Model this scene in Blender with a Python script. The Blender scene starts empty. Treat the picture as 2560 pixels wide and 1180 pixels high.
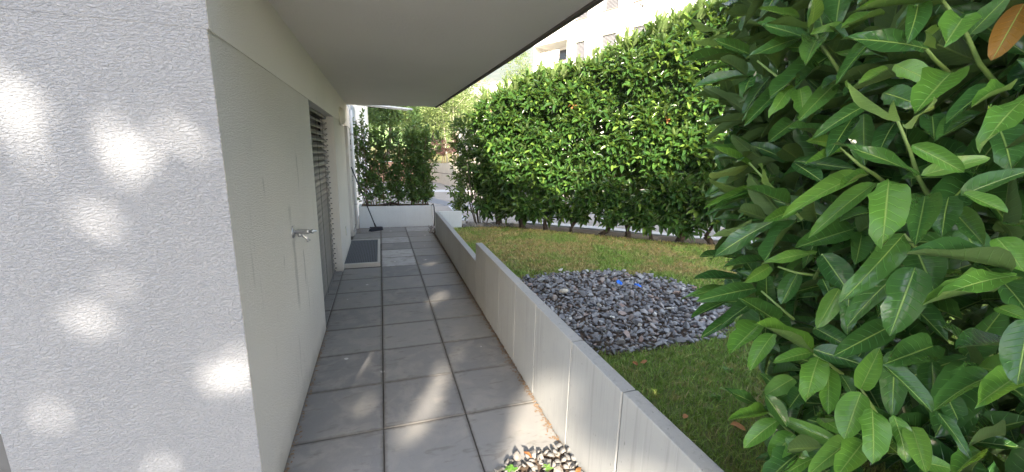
import bpy, bmesh, math, random
import numpy as np
from mathutils import Vector, Matrix, noise

R_ = math.radians
random.seed(7)
rng = np.random.default_rng(7)
SC = bpy.context.scene
COL = SC.collection

# ------------------------------------------------------------------ camera
YAW, PITCH, ROLL, FL, CH = 0.320878562, 0.208366201, 0.0246587506, 988.7857, 1.63586497
cam_d = bpy.data.cameras.new("camera")
cam = bpy.data.objects.new("camera", cam_d)
COL.objects.link(cam)
SC.camera = cam
cam_d.sensor_fit = 'HORIZONTAL'
cam_d.sensor_width = 36
cam_d.lens = FL / 2560 * 36
cam_d.clip_start = 0.05
cam_d.clip_end = 4000
CF = Vector((math.sin(YAW)*math.cos(PITCH), math.cos(YAW)*math.cos(PITCH), -math.sin(PITCH)))
r0 = Vector((math.cos(YAW), -math.sin(YAW), 0))
u0 = r0.cross(CF)
CR = math.cos(ROLL)*r0 + math.sin(ROLL)*u0
CU = -math.sin(ROLL)*r0 + math.cos(ROLL)*u0
cam.matrix_world = Matrix(((CR.x, CU.x, -CF.x, 0), (CR.y, CU.y, -CF.y, 0), (CR.z, CU.z, -CF.z, CH), (0, 0, 0, 1)))
CP = Vector((0, 0, CH))

def pxpt(x, y, depth):
    """world point of a survey mark of the photograph at a measured distance"""
    return CP + CF*depth + CR*((x-1280)/FL*depth) - CU*((y-590)/FL*depth)

# ------------------------------------------------------------------ light
SUN_AZ, SUN_EL = R_(195), R_(29)
S = Vector((math.sin(SUN_AZ)*math.cos(SUN_EL), math.cos(SUN_AZ)*math.cos(SUN_EL), math.sin(SUN_EL)))
world = bpy.data.worlds.new("World")
SC.world = world
world.use_nodes = True
wn = world.node_tree
wn.nodes.clear()
wo = wn.nodes.new('ShaderNodeOutputWorld')
wb = wn.nodes.new('ShaderNodeBackground')
ws = wn.nodes.new('ShaderNodeTexSky')
ws.sky_type = 'NISHITA'
ws.sun_disc = False
ws.sun_elevation = SUN_EL
ws.sun_rotation = SUN_AZ
ws.air_density = 1.0
ws.dust_density = 1.6
ws.ozone_density = 0.6
wb.inputs['Strength'].default_value = 0.15
wn.links.new(ws.outputs[0], wb.inputs[0])
wn.links.new(wb.outputs[0], wo.inputs[0])
sun_d = bpy.data.lights.new("sun", 'SUN')
sun = bpy.data.objects.new("sun", sun_d)
COL.objects.link(sun)
sun_d.energy = 5.0
sun_d.angle = R_(0.53)
sun_d.color = (1.0, 0.88, 0.71)
sun.rotation_mode = 'QUATERNION'
sun.rotation_quaternion = (-S).to_track_quat('-Z', 'Y')
SC.view_settings.view_transform = 'Standard'
SC.view_settings.look = 'None'
SC.view_settings.exposure = 2.3
SC.view_settings.gamma = 1
SC.view_settings.use_curve_mapping = False
SC.render.engine = 'CYCLES'
SC.cycles.max_bounces = 8
SC.cycles.diffuse_bounces = 5
SC.cycles.transparent_max_bounces = 12

# ------------------------------------------------------------------ object helpers
def link(o, parent=None):
    COL.objects.link(o)
    if parent is not None:
        o.parent = parent
    return o

def tag(o, label=None, cat=None, group=None, kind=None):
    if label: o['label'] = label
    if cat: o['category'] = cat
    if group: o['group'] = group
    if kind: o['kind'] = kind
    return o

def empty(name, loc=(0, 0, 0), label=None, cat=None, group=None):
    o = bpy.data.objects.new(name, None)
    o.location = loc
    o.empty_display_size = 0.1
    link(o)
    return tag(o, label, cat, group)

class MB:
    def __init__(s):
        s.v = []; s.f = []
    def box(s, x0, x1, y0, y1, z0, z1):
        b = len(s.v)
        s.v += [(x0,y0,z0),(x1,y0,z0),(x1,y1,z0),(x0,y1,z0),(x0,y0,z1),(x1,y0,z1),(x1,y1,z1),(x0,y1,z1)]
        s.f += [tuple(b+i for i in q) for q in ((0,3,2,1),(4,5,6,7),(0,1,5,4),(1,2,6,5),(2,3,7,6),(3,0,4,7))]
        return s
    def prism(s, pts, z0, z1):
        b = len(s.v); n = len(pts)
        s.v += [(p[0], p[1], z0) for p in pts] + [(p[0], p[1], z1) for p in pts]
        s.f += [tuple(b+i for i in reversed(range(n))), tuple(b+n+i for i in range(n))]
        s.f += [(b+i, b+(i+1) % n, b+n+(i+1) % n, b+n+i) for i in range(n)]
        return s
    def tube(s, pts, rad, seg=8, cap=True):
        pts = [Vector(p) for p in pts]
        if not hasattr(rad, '__len__'): rad = [rad]*len(pts)
        b = len(s.v); up = None
        for i, p in enumerate(pts):
            t = (pts[min(i+1, len(pts)-1)] - pts[max(i-1, 0)]).normalized()
            if up is None:
                up = t.orthogonal().normalized()
            a = (up - t*up.dot(t))
            a = a.normalized() if a.length > 1e-6 else t.orthogonal().normalized()
            up = a
            c = t.cross(a)
            for k in range(seg):
                w = 2*math.pi*k/seg
                s.v.append(tuple(p + (a*math.cos(w) + c*math.sin(w))*rad[i]))
        for i in range(len(pts)-1):
            for k in range(seg):
                s.f.append((b+i*seg+k, b+i*seg+(k+1) % seg, b+(i+1)*seg+(k+1) % seg, b+(i+1)*seg+k))
        if cap:
            s.f.append(tuple(b+k for k in reversed(range(seg))))
            s.f.append(tuple(b+(len(pts)-1)*seg+k for k in range(seg)))
        return s
    def build(s, name, mat, parent=None, smooth=False, bevel=0, seg=2):
        me = bpy.data.meshes.new(name)
        me.from_pydata([tuple(v) for v in s.v], [], s.f)
        me.materials.append(mat)
        if smooth:
            me.polygons.foreach_set('use_smooth', [True]*len(me.polygons))
        o = bpy.data.objects.new(name, me)
        link(o, parent)
        if bevel:
            m = o.modifiers.new('bevel', 'BEVEL'); m.width = bevel; m.segments = seg; m.limit_method = 'ANGLE'
        return o

def box(name, mat, parent, *a, bevel=0, **k):
    return MB().box(*a).build(name, mat, parent, bevel=bevel, **k)

# ------------------------------------------------------------------ materials
class NT:
    def __init__(s, name):
        s.m = bpy.data.materials.new(name); s.m.use_nodes = True
        s.t = s.m.node_tree; s.t.nodes.clear()
        s.out = s.t.nodes.new('ShaderNodeOutputMaterial')
    def n(s, typ, ins=None, **kw):
        nd = s.t.nodes.new('ShaderNode'+typ)
        for k, v in kw.items(): setattr(nd, k, v)
        for k, v in (ins or {}).items():
            if isinstance(v, bpy.types.NodeSocket): s.t.links.new(v, nd.inputs[k])
            else: nd.inputs[k].default_value = v
        return nd
    def math(s, op, a, b=0.0, c=None, clamp=False):
        ins = {0: a, 1: b}
        if c is not None: ins[2] = c
        return s.n('Math', ins, operation=op, use_clamp=clamp).outputs[0]
    def mix(s, f, a, b, blend='MIX'):
        nd = s.n('Mix', data_type='RGBA', blend_type=blend)
        for k, v in ((0, f), (6, a), (7, b)):
            if isinstance(v, bpy.types.NodeSocket): s.t.links.new(v, nd.inputs[k])
            else: nd.inputs[k].default_value = v if k == 0 else tuple(v)+((1,) if len(v) == 3 else ())
        return nd.outputs[2]
    def ramp(s, f, stops):
        nd = s.n('ValToRGB', {0: f}); e = nd.color_ramp.elements
        while len(e) < len(stops): e.new(0.5)
        for i, (p, c) in enumerate(stops):
            e[i].position = p; e[i].color = tuple(c)+(1,) if len(c) == 3 else c
        return nd.outputs[0]
    def step(s, v, a, b):
        nd = s.n('MapRange', {0: v, 1: a, 2: b, 3: 0.0, 4: 1.0}, interpolation_type='SMOOTHSTEP')
        return nd.outputs[0]
    def pos(s, scale=(1, 1, 1), obj=False):
        c = s.n('TexCoord').outputs['Object'] if obj else s.n('NewGeometry').outputs['Position']
        return s.n('Mapping', {0: c, 3: scale}).outputs[0]
    def noise(s, vec, scale, detail=3.0, rough=0.5, dist=0.0):
        return s.n('TexNoise', {'Vector': vec, 'Scale': scale, 'Detail': detail, 'Roughness': rough, 'Distortion': dist}).outputs[0]
    def bump(s, h, strength, dist, normal=None):
        ins = {'Height': h, 'Strength': strength, 'Distance': dist}
        if normal is not None: ins['Normal'] = normal
        return s.n('Bump', ins).outputs[0]
    def done(s, col, rough=0.7, normal=None, metal=0.0, spec=0.5, shader=None, **extra):
        if shader is None:
            ins = {'Base Color': col if isinstance(col, bpy.types.NodeSocket) else tuple(col)+(1,), 'Roughness': rough, 'Metallic': metal, 'Specular IOR Level': spec}
            ins.update(extra)
            if normal is not None: ins['Normal'] = normal
            shader = s.n('BsdfPrincipled', ins).outputs[0]
        s.t.links.new(shader, s.out.inputs[0])
        return s.m

def flat(name, col, rough=0.6, metal=0.0, var=0.15, scale=8, bump=0.0, bscale=80, spec=0.5):
    t = NT(name); p = t.pos()
    f = t.noise(p, scale, 4)
    c = t.mix(f, [x*(1-var) for x in col], [min(1, x*(1+var)) for x in col])
    nm = t.bump(t.noise(p, bscale, 3), 0.6, bump) if bump else None
    return t.done(c, rough, nm, metal, spec)

def plaster(name, col, sc, amp, streak=0.35, wx=1.0, fine=1.0):
    t = NT(name)
    p = t.pos()
    worm = t.noise(t.pos((wx, wx, 2.4*wx)), sc, 2.5, 0.55, 0.5)
    grain = t.noise(p, sc*3.2, 2, 0.5)
    h = t.math('ADD', t.step(worm, 0.36, 0.64), t.math('MULTIPLY', grain, 0.5*fine))
    nm = t.bump(h, 1.0, amp)
    big = t.noise(p, 1.4, 3)
    c = t.mix(big, [x*0.93 for x in col], [min(1, x*1.05) for x in col])
    st = t.noise(t.pos((22, 22, 1.4)), 1.0, 4, 0.6)
    m = t.math('MULTIPLY', t.step(st, 0.60, 0.76), t.step(t.noise(p, 2.6, 2), 0.46, 0.62))
    c = t.mix(t.math('MULTIPLY', m, streak), c, [0.20, 0.20, 0.16])
    sp = t.n('SeparateXYZ', {0: p})
    if streak > 0.4:
        gr = t.math('MULTIPLY', t.math('SUBTRACT', 1.0, t.step(t.math('ADD', sp.outputs[2], t.math('MULTIPLY', t.noise(p, 6, 4), 0.25)), 0.08, 0.30)), 0.45)
        c = t.mix(gr, c, [0.26, 0.25, 0.21])
        for (yy, z0, z1, wd, k) in ((2.735, 0.55, 1.08, 0.035, .55), (2.70, 1.10, 1.30, 0.03, .35), (3.02, .62, .95, .02, .6), (3.05, 1.3, 1.6, .012, .5), (2.2, 1.35, 1.5, .012, .5), (2.45, .9, 1.05, .012, .5)):
            dy = t.math('ABSOLUTE', t.math('ADD', t.math('SUBTRACT', sp.outputs[1], yy), t.math('MULTIPLY', t.math('SUBTRACT', t.noise(p, 9, 3), .5), .06)))
            mm = t.math('MULTIPLY', t.math('SUBTRACT', 1.0, t.step(dy, wd*.3, wd*1.5)), t.math('MULTIPLY', t.step(sp.outputs[2], z0, z0+.15), t.math('SUBTRACT', 1.0, t.step(sp.outputs[2], z1-.04, z1))))
            mm = t.math('MULTIPLY', mm, t.math('ADD', .35, t.noise(p, 70, 3)))
            c = t.mix(t.math('MULTIPLY', mm, k*.7), c, [0.14, 0.14, 0.11])
    spk = t.step(t.noise(p, 55, 1), 0.80, 0.84)
    c = t.mix(t.math('MULTIPLY', spk, 0.5), c, [0.12, 0.11, 0.09])
    return t.done(c, 0.9, nm, spec=0.2)

M = {}
M['plaster_front_shaded'] = plaster('plaster_front_shaded', (0.264, 0.277, 0.304), 72, 0.0032, 0.0)  # same house render as the side, with shade and sky tint put into its colour
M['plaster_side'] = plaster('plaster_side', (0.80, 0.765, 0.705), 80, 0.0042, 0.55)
M['plaster_band'] = plaster('plaster_band', (0.80, 0.76, 0.705), 110, 0.0015, 0.3)
M['soffit'] = plaster('soffit', (0.76, 0.72, 0.68), 60, 0.0006, 0.0, fine=0.5)
M['edge_dark'] = flat('edge_dark', (0.10, 0.085, 0.075), 0.8, bump=0.002)
M['white_render'] = flat('white_render', (0.70, 0.68, 0.64), 0.85, var=0.04, scale=0.7)
M['white_paint'] = flat('white_paint', (0.72, 0.73, 0.74), 0.5, var=0.05)
M['pale_blue_panel'] = flat('pale_blue_panel', (0.50, 0.56, 0.62), 0.45)
M['shutter_white'] = flat('shutter_white', (0.62, 0.64, 0.68), 0.45)
M['dark_metal'] = flat('dark_metal', (0.10, 0.105, 0.115), 0.5, 0.2)
M['glass_dark'] = flat('glass_dark', (0.02, 0.022, 0.025), 0.08)
M['alu'] = flat('alu', (0.20, 0.195, 0.19), 0.5, 0.2, var=0.12, scale=5)
M['cord'] = flat('cord', (0.05, 0.05, 0.055), 0.7)
M['chrome'] = flat('chrome', (0.50, 0.50, 0.52), 0.32, 0.9, var=0.2, scale=40)
M['lamp_white'] = flat('lamp_white', (0.62, 0.60, 0.52), 0.3)
M['black_plastic'] = flat('black_plastic', (0.02, 0.022, 0.028), 0.45)
M['bristle'] = flat('bristle', (0.025, 0.028, 0.04), 0.8)
M['rubber'] = flat('rubber', (0.015, 0.015, 0.016), 0.9, spec=0.1)
M['mat_rib'] = flat('mat_rib', (0.085, 0.095, 0.11), 0.8, var=0.35, scale=40, bump=0.003, bscale=250)
M['blue_plastic'] = flat('blue_plastic', (0.005, 0.16, 0.70), 0.35)
M['orange_paint'] = flat('orange_paint', (0.62, 0.22, 0.08), 0.6)
M['terracotta'] = flat('terracotta', (0.50, 0.29, 0.19), 0.8, var=0.3, scale=2)
M['roof_tile'] = flat('roof_tile', (0.34, 0.16, 0.11), 0.8)
M['galv'] = flat('galv', (0.36, 0.38, 0.40), 0.4, 0.6)
M['soil'] = flat('soil', (0.075, 0.052, 0.036), 0.95, var=0.4, scale=25, bump=0.02, bscale=60)
M['mulch'] = flat('mulch', (0.11, 0.09, 0.07), 0.95, var=0.6, scale=30, bump=0.02, bscale=70)
M['dry_leaf'] = flat('dry_leaf', (0.30, 0.13, 0.055), 0.6, var=0.3)
M['debris'] = flat('debris', (0.19, 0.12, 0.065), 0.85, var=0.5, scale=60)
M['edging'] = flat('edging', (0.10, 0.095, 0.09), 0.6, 0.3)
M['slate_strip'] = flat('slate_strip', (0.13, 0.145, 0.175), 0.6, var=0.2)
M['pale_kerb'] = flat('pale_kerb', (0.42, 0.45, 0.50), 0.7, var=0.1)
M['asphalt'] = flat('asphalt', (0.17, 0.17, 0.17), 0.85, var=0.15, scale=3, bump=0.004, bscale=60)
M['hinge'] = flat('hinge', (0.42, 0.52, 0.62), 0.4)
M['red_leaf'] = flat('red_leaf', (0.10, 0.03, 0.035), 0.5, var=0.4)
M['far_slat'] = flat('far_slat', (0.22, 0.215, 0.225), 0.7)
M['far_sill'] = flat('far_sill', (0.22, 0.15, 0.12), 0.7)
M['car_paint'] = flat('car_paint', (0.62, 0.66, 0.72), 0.25)

def concrete(name, col, warm=0.0, streak=1.0, sc=1.0):
    t = NT(name); p = t.pos()
    big = t.noise(p, 2.2*sc, 5, 0.6)
    c = t.mix(big, [x*0.84 for x in col], [min(1, x*1.12) for x in col])
    st = t.noise(t.pos((38, 38, 1.6)), 1.0, 4, 0.6)
    c = t.mix(t.math('MULTIPLY', t.step(st, 0.50, 0.72), 0.34*streak), c, [x*0.45 for x in col])
    ls = t.noise(t.pos((95, 95, 2.2)), 1.0, 2, 0.5)
    c = t.mix(t.math('MULTIPLY', t.step(ls, 0.62, 0.70), 0.25*streak), c, [min(1, x*1.45) for x in col])
    pores = t.noise(t.pos((70, 70, 28)), 1.0, 2)
    pm = t.step(pores, 0.70, 0.76)
    c = t.mix(t.math('MULTIPLY', pm, 0.6), c, [x*0.3 for x in col])
    g = t.noise(p, 240, 2)
    nm = t.bump(t.math('SUBTRACT', t.math('MULTIPLY', g, 0.4), pm), 0.5, 0.002)
    return t.done(c, 0.85, nm, spec=0.25)
M['wall_concrete'] = concrete('wall_concrete', (0.335, 0.335, 0.325), streak=0.75)
M['wall_cap'] = concrete('wall_cap', (0.42, 0.415, 0.40), streak=0.15)
M['planter_concrete'] = concrete('planter_concrete', (0.50, 0.53, 0.55), streak=0.25)
M['old_concrete'] = concrete('old_concrete', (0.56, 0.52, 0.45), streak=0.9)
M['frame_concrete'] = concrete('frame_concrete', (0.42, 0.41, 0.385), streak=0.1)

def tile_mat(k=1.0):
    t = NT('paving_tile'); p = t.pos(); rnd = t.n('ObjectInfo').outputs['Random']
    c = t.mix(rnd, [k*x for x in (0.150, 0.150, 0.153)], [k*x for x in (0.215, 0.212, 0.207)])
    mott = t.noise(p, 5.5, 6, 0.65, 0.4)
    c = t.mix(t.math('MULTIPLY', t.step(mott, 0.42, 0.66), 0.75), c, (0.25, 0.24, 0.225))
    st = t.noise(t.pos((3, 9, 3)), 1.6, 5, 0.6, 1.2)
    c = t.mix(t.math('MULTIPLY', t.step(st, 0.56, 0.70), 0.45), c, (0.085, 0.075, 0.065))
    fine = t.noise(p, 420, 2)
    c = t.mix(t.math('MULTIPLY', t.step(fine, 0.35, 0.7), 0.35), c, t.mix(0.5, c, (0.36, 0.35, 0.34)))
    wsp = t.step(t.noise(p, 11, 0), 0.845, 0.852)
    c = t.mix(t.math('MULTIPLY', wsp, 0.7), c, (0.6, 0.6, 0.58))
    # moss and dirt gathered along the joints (object space of each 50 cm tile)
    o = t.n('SeparateXYZ', {0: t.n('TexCoord').outputs['Object']})
    ax = t.math('ABSOLUTE', o.outputs[0]); ay = t.math('ABSOLUTE', o.outputs[1])
    e = t.math('MAXIMUM', ax, ay)
    e = t.math('ADD', e, t.math('MULTIPLY', t.noise(p, 30, 3), 0.03))
    c = t.mix(t.math('MULTIPLY', t.step(e, 0.236, 0.262), 0.55), c, (0.07, 0.062, 0.05))
    nm = t.bump(fine, 0.35, 0.0008)
    ro = t.n('MapRange', {0: mott, 1: 0.3, 2: 0.7, 3: 0.55, 4: 0.8}).outputs[0]
    return t.done(c, ro, nm, spec=0.35)
M['tile'] = tile_mat()
M['tile_pale'] = tile_mat(1.85)
M['joint'] = flat('joint', (0.045, 0.038, 0.030), 0.95, var=0.5, scale=60, bump=0.004, bscale=150)

def pavement_mat():
    t = NT('block_paving'); p = t.pos()
    b = t.n('TexBrick', {'Vector': t.n('Mapping', {0: p, 2: (0, 0, 0.5)}).outputs[0], 'Color1': (0.20, 0.195, 0.185, 1), 'Color2': (0.25, 0.24, 0.23, 1), 'Mortar': (0.10, 0.10, 0.09, 1), 'Scale': 1.0, 'Mortar Size': 0.008, 'Brick Width': 0.6, 'Row Height': 0.3})
    c = t.mix(t.math('MULTIPLY', t.noise(p, 1.5, 4), .7), b.outputs[0], (0.30, 0.29, 0.28))
    return t.done(c, 0.85, t.bump(t.noise(p, 90, 3), 0.4, 0.003))
M['paving'] = pavement_mat()

def stone_mat(name, dark=True):
    t = NT(name); p = t.pos(); rnd = t.n('ObjectInfo').outputs['Random']
    at = t.n('Attribute', attribute_name='rnd').outputs['Fac']
    r = t.math('FRACT', t.math('ADD', rnd, at))
    if dark:
        st = [(0.0, (0.14, 0.14, 0.15)), (0.3, (0.21, 0.21, 0.22)), (0.6, (0.29, 0.29, 0.30)), (0.84, (0.37, 0.37, 0.37)), (0.91, (0.36, 0.30, 0.27)), (0.965, (0.36, 0.24, 0.19)), (0.98, (0.7, 0.68, 0.64))]
    else:
        st = [(0.0, (0.11, 0.11, 0.11)), (0.4, (0.15, 0.14, 0.13)), (0.8, (0.19, 0.17, 0.15)), (0.97, (0.22, 0.21, 0.19))]
    c = t.ramp(r, st)
    c = t.mix(t.noise(p, 45, 4, 0.6), t.mix(0.35, c, (0.02, 0.02, 0.02)), t.mix(0.18, c, (0.6, 0.6, 0.6)))
    return t.done(c, 0.75, t.bump(t.noise(p, 130, 4), 0.7, 0.004), spec=0.35)
M['stone'] = stone_mat('crushed_stone')
M['stone_warm'] = stone_mat('warm_stone', False)
M['pebble'] = flat('pebble', (0.50, 0.45, 0.37), 0.7, var=0.3, scale=30, bump=0.003, bscale=60)
M['pebble_white'] = flat('pebble_white', (0.62, 0.60, 0.56), 0.7, var=0.3, scale=50)

def leaf_mat(name, dark, light, young, rough=0.32, trans=0.22, veins=True, under=(0.13, 0.19, 0.07), youngat=0.86):
    t = NT(name)
    at = t.n('Attribute', attribute_name='rnd').outputs['Fac']
    r = t.math('FRACT', t.math('ADD', t.n('ObjectInfo').outputs['Random'], at))
    uv = t.n('SeparateXYZ', {0: t.n('UVMap').outputs[0]})
    a = t.math('ABSOLUTE', t.math('SUBTRACT', uv.outputs[0], 0.5))
    c = t.mix(r, dark, light)
    c = t.mix(t.step(r, youngat, youngat+0.05), c, young)
    p = t.pos()
    c = t.mix(t.math('MULTIPLY', t.noise(p, 25, 3), 0.45), c, [x*0.55 for x in dark])
    nm = None
    if veins:
        mid = t.math('SUBTRACT', 1.0, t.step(a, 0.010, 0.038))
        w = t.math('FRACT', t.math('MULTIPLY', t.math('SUBTRACT', uv.outputs[1], t.math('MULTIPLY', a, 0.36)), 9.0))
        w = t.math('ABSOLUTE', t.math('SUBTRACT', w, 0.5))
        sv = t.math('MULTIPLY', t.math('SUBTRACT', 1.0, t.step(w, 0.0, 0.075)), t.math('SUBTRACT', 1.0, t.step(a, 0.30, 0.46)))
        c = t.mix(t.math('MULTIPLY', sv, 0.5), c, [min(1, x*2.3) for x in light])
        c = t.mix(t.math('MULTIPLY', mid, 0.8), c, (0.27, 0.40, 0.10))
        h = t.math('ADD', t.math('MULTIPLY', sv, -0.5), t.math('MULTIPLY', mid, -1.2))
        h = t.math('ADD', h, t.math('MULTIPLY', t.noise(p, 60, 2), 0.7))
        nm = t.bump(h, 0.55, 0.0028)
    bf = t.n('NewGeometry').outputs['Backfacing']
    c2 = t.mix(bf, c, t.mix(0.35, under, c))
    ro = t.math('ADD', rough, t.math('MULTIPLY', bf, 0.35))
    ins = {'Base Color': c2, 'Roughness': ro, 'Specular IOR Level': 0.5}
    if nm is not None: ins['Normal'] = nm
    pr = t.n('BsdfPrincipled', ins).outputs[0]
    tr = t.n('BsdfTranslucent', {0: t.mix(0.5, c, (0.30, 0.45, 0.05))}).outputs[0]
    sh = t.n('MixShader', {0: trans, 1: pr, 2: tr}).outputs[0]
    return t.done(None, shader=sh)
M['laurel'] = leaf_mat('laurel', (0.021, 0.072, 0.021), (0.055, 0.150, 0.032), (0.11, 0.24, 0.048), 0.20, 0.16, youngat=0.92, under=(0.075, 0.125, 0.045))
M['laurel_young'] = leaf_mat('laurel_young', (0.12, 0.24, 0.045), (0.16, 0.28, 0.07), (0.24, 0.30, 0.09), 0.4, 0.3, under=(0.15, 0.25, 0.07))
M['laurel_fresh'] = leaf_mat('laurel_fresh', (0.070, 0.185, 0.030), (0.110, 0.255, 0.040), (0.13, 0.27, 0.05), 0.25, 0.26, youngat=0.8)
M['laurel_yellow'] = leaf_mat('laurel_yellow', (0.19, 0.095, 0.008), (0.21, 0.105, 0.010), (0.21, 0.105, 0.010), 0.6, 0.05)
M['hedge_leaf'] = leaf_mat('hedge_leaf', (0.024, 0.068, 0.020), (0.082, 0.185, 0.036), (0.19, 0.31, 0.06), 0.26, 0.30, False, youngat=0.88)
M['hedge_top'] = leaf_mat('hedge_top', (0.16, 0.26, 0.06), (0.22, 0.32, 0.09), (0.30, 0.34, 0.13), 0.42, 0.35, False)
M['hedge_dead'] = leaf_mat('hedge_dead', (0.40, 0.15, 0.05), (0.5, 0.22, 0.08), (0.5, 0.22, 0.08), 0.6, 0.2, False)
M['planter_leaf'] = leaf_mat('planter_leaf', (0.04, 0.10, 0.026), (0.09, 0.20, 0.04), (0.15, 0.27, 0.06), 0.35, 0.25, False)
M['tree_leaf'] = leaf_mat('tree_leaf', (0.040, 0.10, 0.03), (0.085, 0.17, 0.04), (0.12, 0.2, 0.05), 0.6, 0.3, False)
M['birch_leaf'] = leaf_mat('birch_leaf', (0.16, 0.22, 0.06), (0.27, 0.33, 0.12), (0.35, 0.38, 0.18), 0.55, 0.35, False)
M['purple_leaf'] = leaf_mat('purple_leaf', (0.075, 0.028, 0.035), (0.15, 0.06, 0.06), (0.2, 0.09, 0.07), 0.5, 0.15, False, under=(0.1, 0.05, 0.05))
M['shade_leaf'] = flat('shade_leaf', (0.06, 0.12, 0.035), 0.6)
M['bark'] = flat('bark', (0.085, 0.065, 0.05), 0.9, var=0.4, scale=30, bump=0.01, bscale=60)
M['birch_bark'] = flat('birch_bark', (0.62, 0.54, 0.47), 0.8, var=0.2, scale=12)
M['green_stem'] = flat('green_stem', (0.16, 0.25, 0.07), 0.5, var=0.25, scale=60)
M['brown_stem'] = flat('brown_stem', (0.14, 0.09, 0.055), 0.7, var=0.3, scale=60)

def grass_mat(name, ground=False):
    t = NT(name); p = t.pos(); s = t.n('SeparateXYZ', {0: p})
    n1 = t.noise(p, 1.3, 5, 0.62, 0.3)
    far = t.math('MULTIPLY', t.math('SUBTRACT', s.outputs[1], 4.0), 0.07, clamp=False)
    far = t.math('MINIMUM', t.math('MAXIMUM', far, -0.06), 0.12)
    dry = t.step(t.math('ADD', n1, far), 0.50, 0.64)
    dry = t.math('MULTIPLY', dry, t.step(t.noise(p, 9, 3), 0.30, 0.55))
    at = t.n('Attribute', attribute_name='rnd').outputs['Fac']
    g = t.mix(at, (0.14, 0.245, 0.04), (0.28, 0.41, 0.085))
    y = t.mix(at, (0.30, 0.24, 0.085), (0.50, 0.41, 0.17))
    dry = t.math('MAXIMUM', dry, t.math('MULTIPLY', t.step(t.noise(p, 14, 4), 0.52, 0.70), 0.55))
    c = t.mix(dry, g, y)
    if not ground:
        c = t.mix(t.step(at, 0.90, 0.96), c, (0.40, 0.32, 0.16))
    else:
        c = t.mix(0.55, c, (0.075, 0.055, 0.03))
    return t.done(c, 0.7, t.bump(t.noise(p, 160, 3), 0.8, 0.01) if ground else None, spec=0.25)
M['grass'] = grass_mat('grass_blades')
M['lawn'] = grass_mat('lawn_ground', True)

def hill_mat():
    t = NT('hillside'); p = t.pos(); s = t.n('SeparateXYZ', {0: p})
    z = t.math('ADD', s.outputs[2], t.math('MULTIPLY', t.noise(p, 0.02, 3), 14))
    c = t.ramp(t.math('DIVIDE', z, 160), [(0.0, (0.14, 0.24, 0.06)), (0.20, (0.17, 0.27, 0.07)), (0.27, (0.34, 0.30, 0.14)), (0.30, (0.12, 0.2, 0.06)), (0.40, (0.36, 0.29, 0.16)), (0.46, (0.07, 0.10, 0.05))])
    row = t.math('FRACT', t.math('MULTIPLY', z, 0.12))
    c = t.mix(t.math('MULTIPLY', t.step(row, 0.88, 0.94), 0.5), c, (0.42, 0.38, 0.26))
    c = t.mix(t.math('MULTIPLY', t.step(t.noise(p, 0.12, 5, 0.7), 0.5, 0.6), 0.6), c, (0.06, 0.11, 0.04))
    return t.done(c, 0.95)
M['hill'] = hill_mat()

# ------------------------------------------------------------------ leaf geometry
def leaf_template(nl, nw=1, fold=0.25, curl=0.25, wave=0.0, bite=0, point=0.54, wide=0.86, seed=0):
    """unit leaf: x across (-.5...5), y along (0..1), z up; returns verts, quads, uvs"""
    rr = random.Random(seed)
    V = []; U = []; F = []
    ts = [0.45*(i/nl)+0.55*(1-math.cos(math.pi*i/nl))/2 for i in range(nl+1)]
    cols = list(range(-nw, nw+1))
    for i, t in enumerate(ts):
        w = math.sin(math.pi*min(1, t**wide))**point if 0 < t < 1 else 0.0
        w = max(w, 0.05 if t == 0 else 0.02)
        for c in cols:
            a = c/nw*0.5*w
            ww = 1.0
            if bite and c in (nw, -nw) and 0 < t < 1 and rr.random() < 0.22*bite: ww = 0.78
            if c in (nw, -nw): ww *= 1 + (rr.random()-0.5)*0.05
            x = a*ww
            z = fold*abs(x)*1.0 - curl*t*t*0.55 + curl*0.12*t + wave*math.sin(t*9+seed+c)*0.05*abs(c)/nw
            V.append((x, t, z)); U.append((0.5+a*ww/max(w, .05) if w > .1 else 0.5+c/nw*0.5*0.5, t))
    k = len(cols)
    for i in range(nl):
        for j in range(k-1):
            F.append((i*k+j, i*k+j+1, (i+1)*k+j+1, (i+1)*k+j))
    return np.array(V, float), np.array(F, int), np.array(U, float)

def frames(d, n):
    d = d/np.linalg.norm(d, axis=1, keepdims=True)
    x = np.cross(d, n); x /= np.maximum(np.linalg.norm(x, axis=1, keepdims=True), 1e-6)
    z = np.cross(x, d)
    return x, d, z

def leaves_mesh(name, T, base, d, n, L, W, rnd, mat):
    """merge many leaves (arrays) into one mesh"""
    V, F, U = T
    x, y, z = frames(d, n)
    N = len(base)
    P = (base[:, None, :] + x[:, None, :]*(V[None, :, 0:1]*W[:, None, None]) + y[:, None, :]*(V[None, :, 1:2]*L[:, None, None])
         + z[:, None, :]*(V[None, :, 2:3]*L[:, None, None])).reshape(-1, 3)
    FF = (F[None] + (np.arange(N)*len(V))[:, None, None]).reshape(-1, F.shape[1])
    return raw_mesh(name, P, FF, mat, uv=np.tile(U, (N, 1)), rnd=np.repeat(rnd, len(V)))

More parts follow.
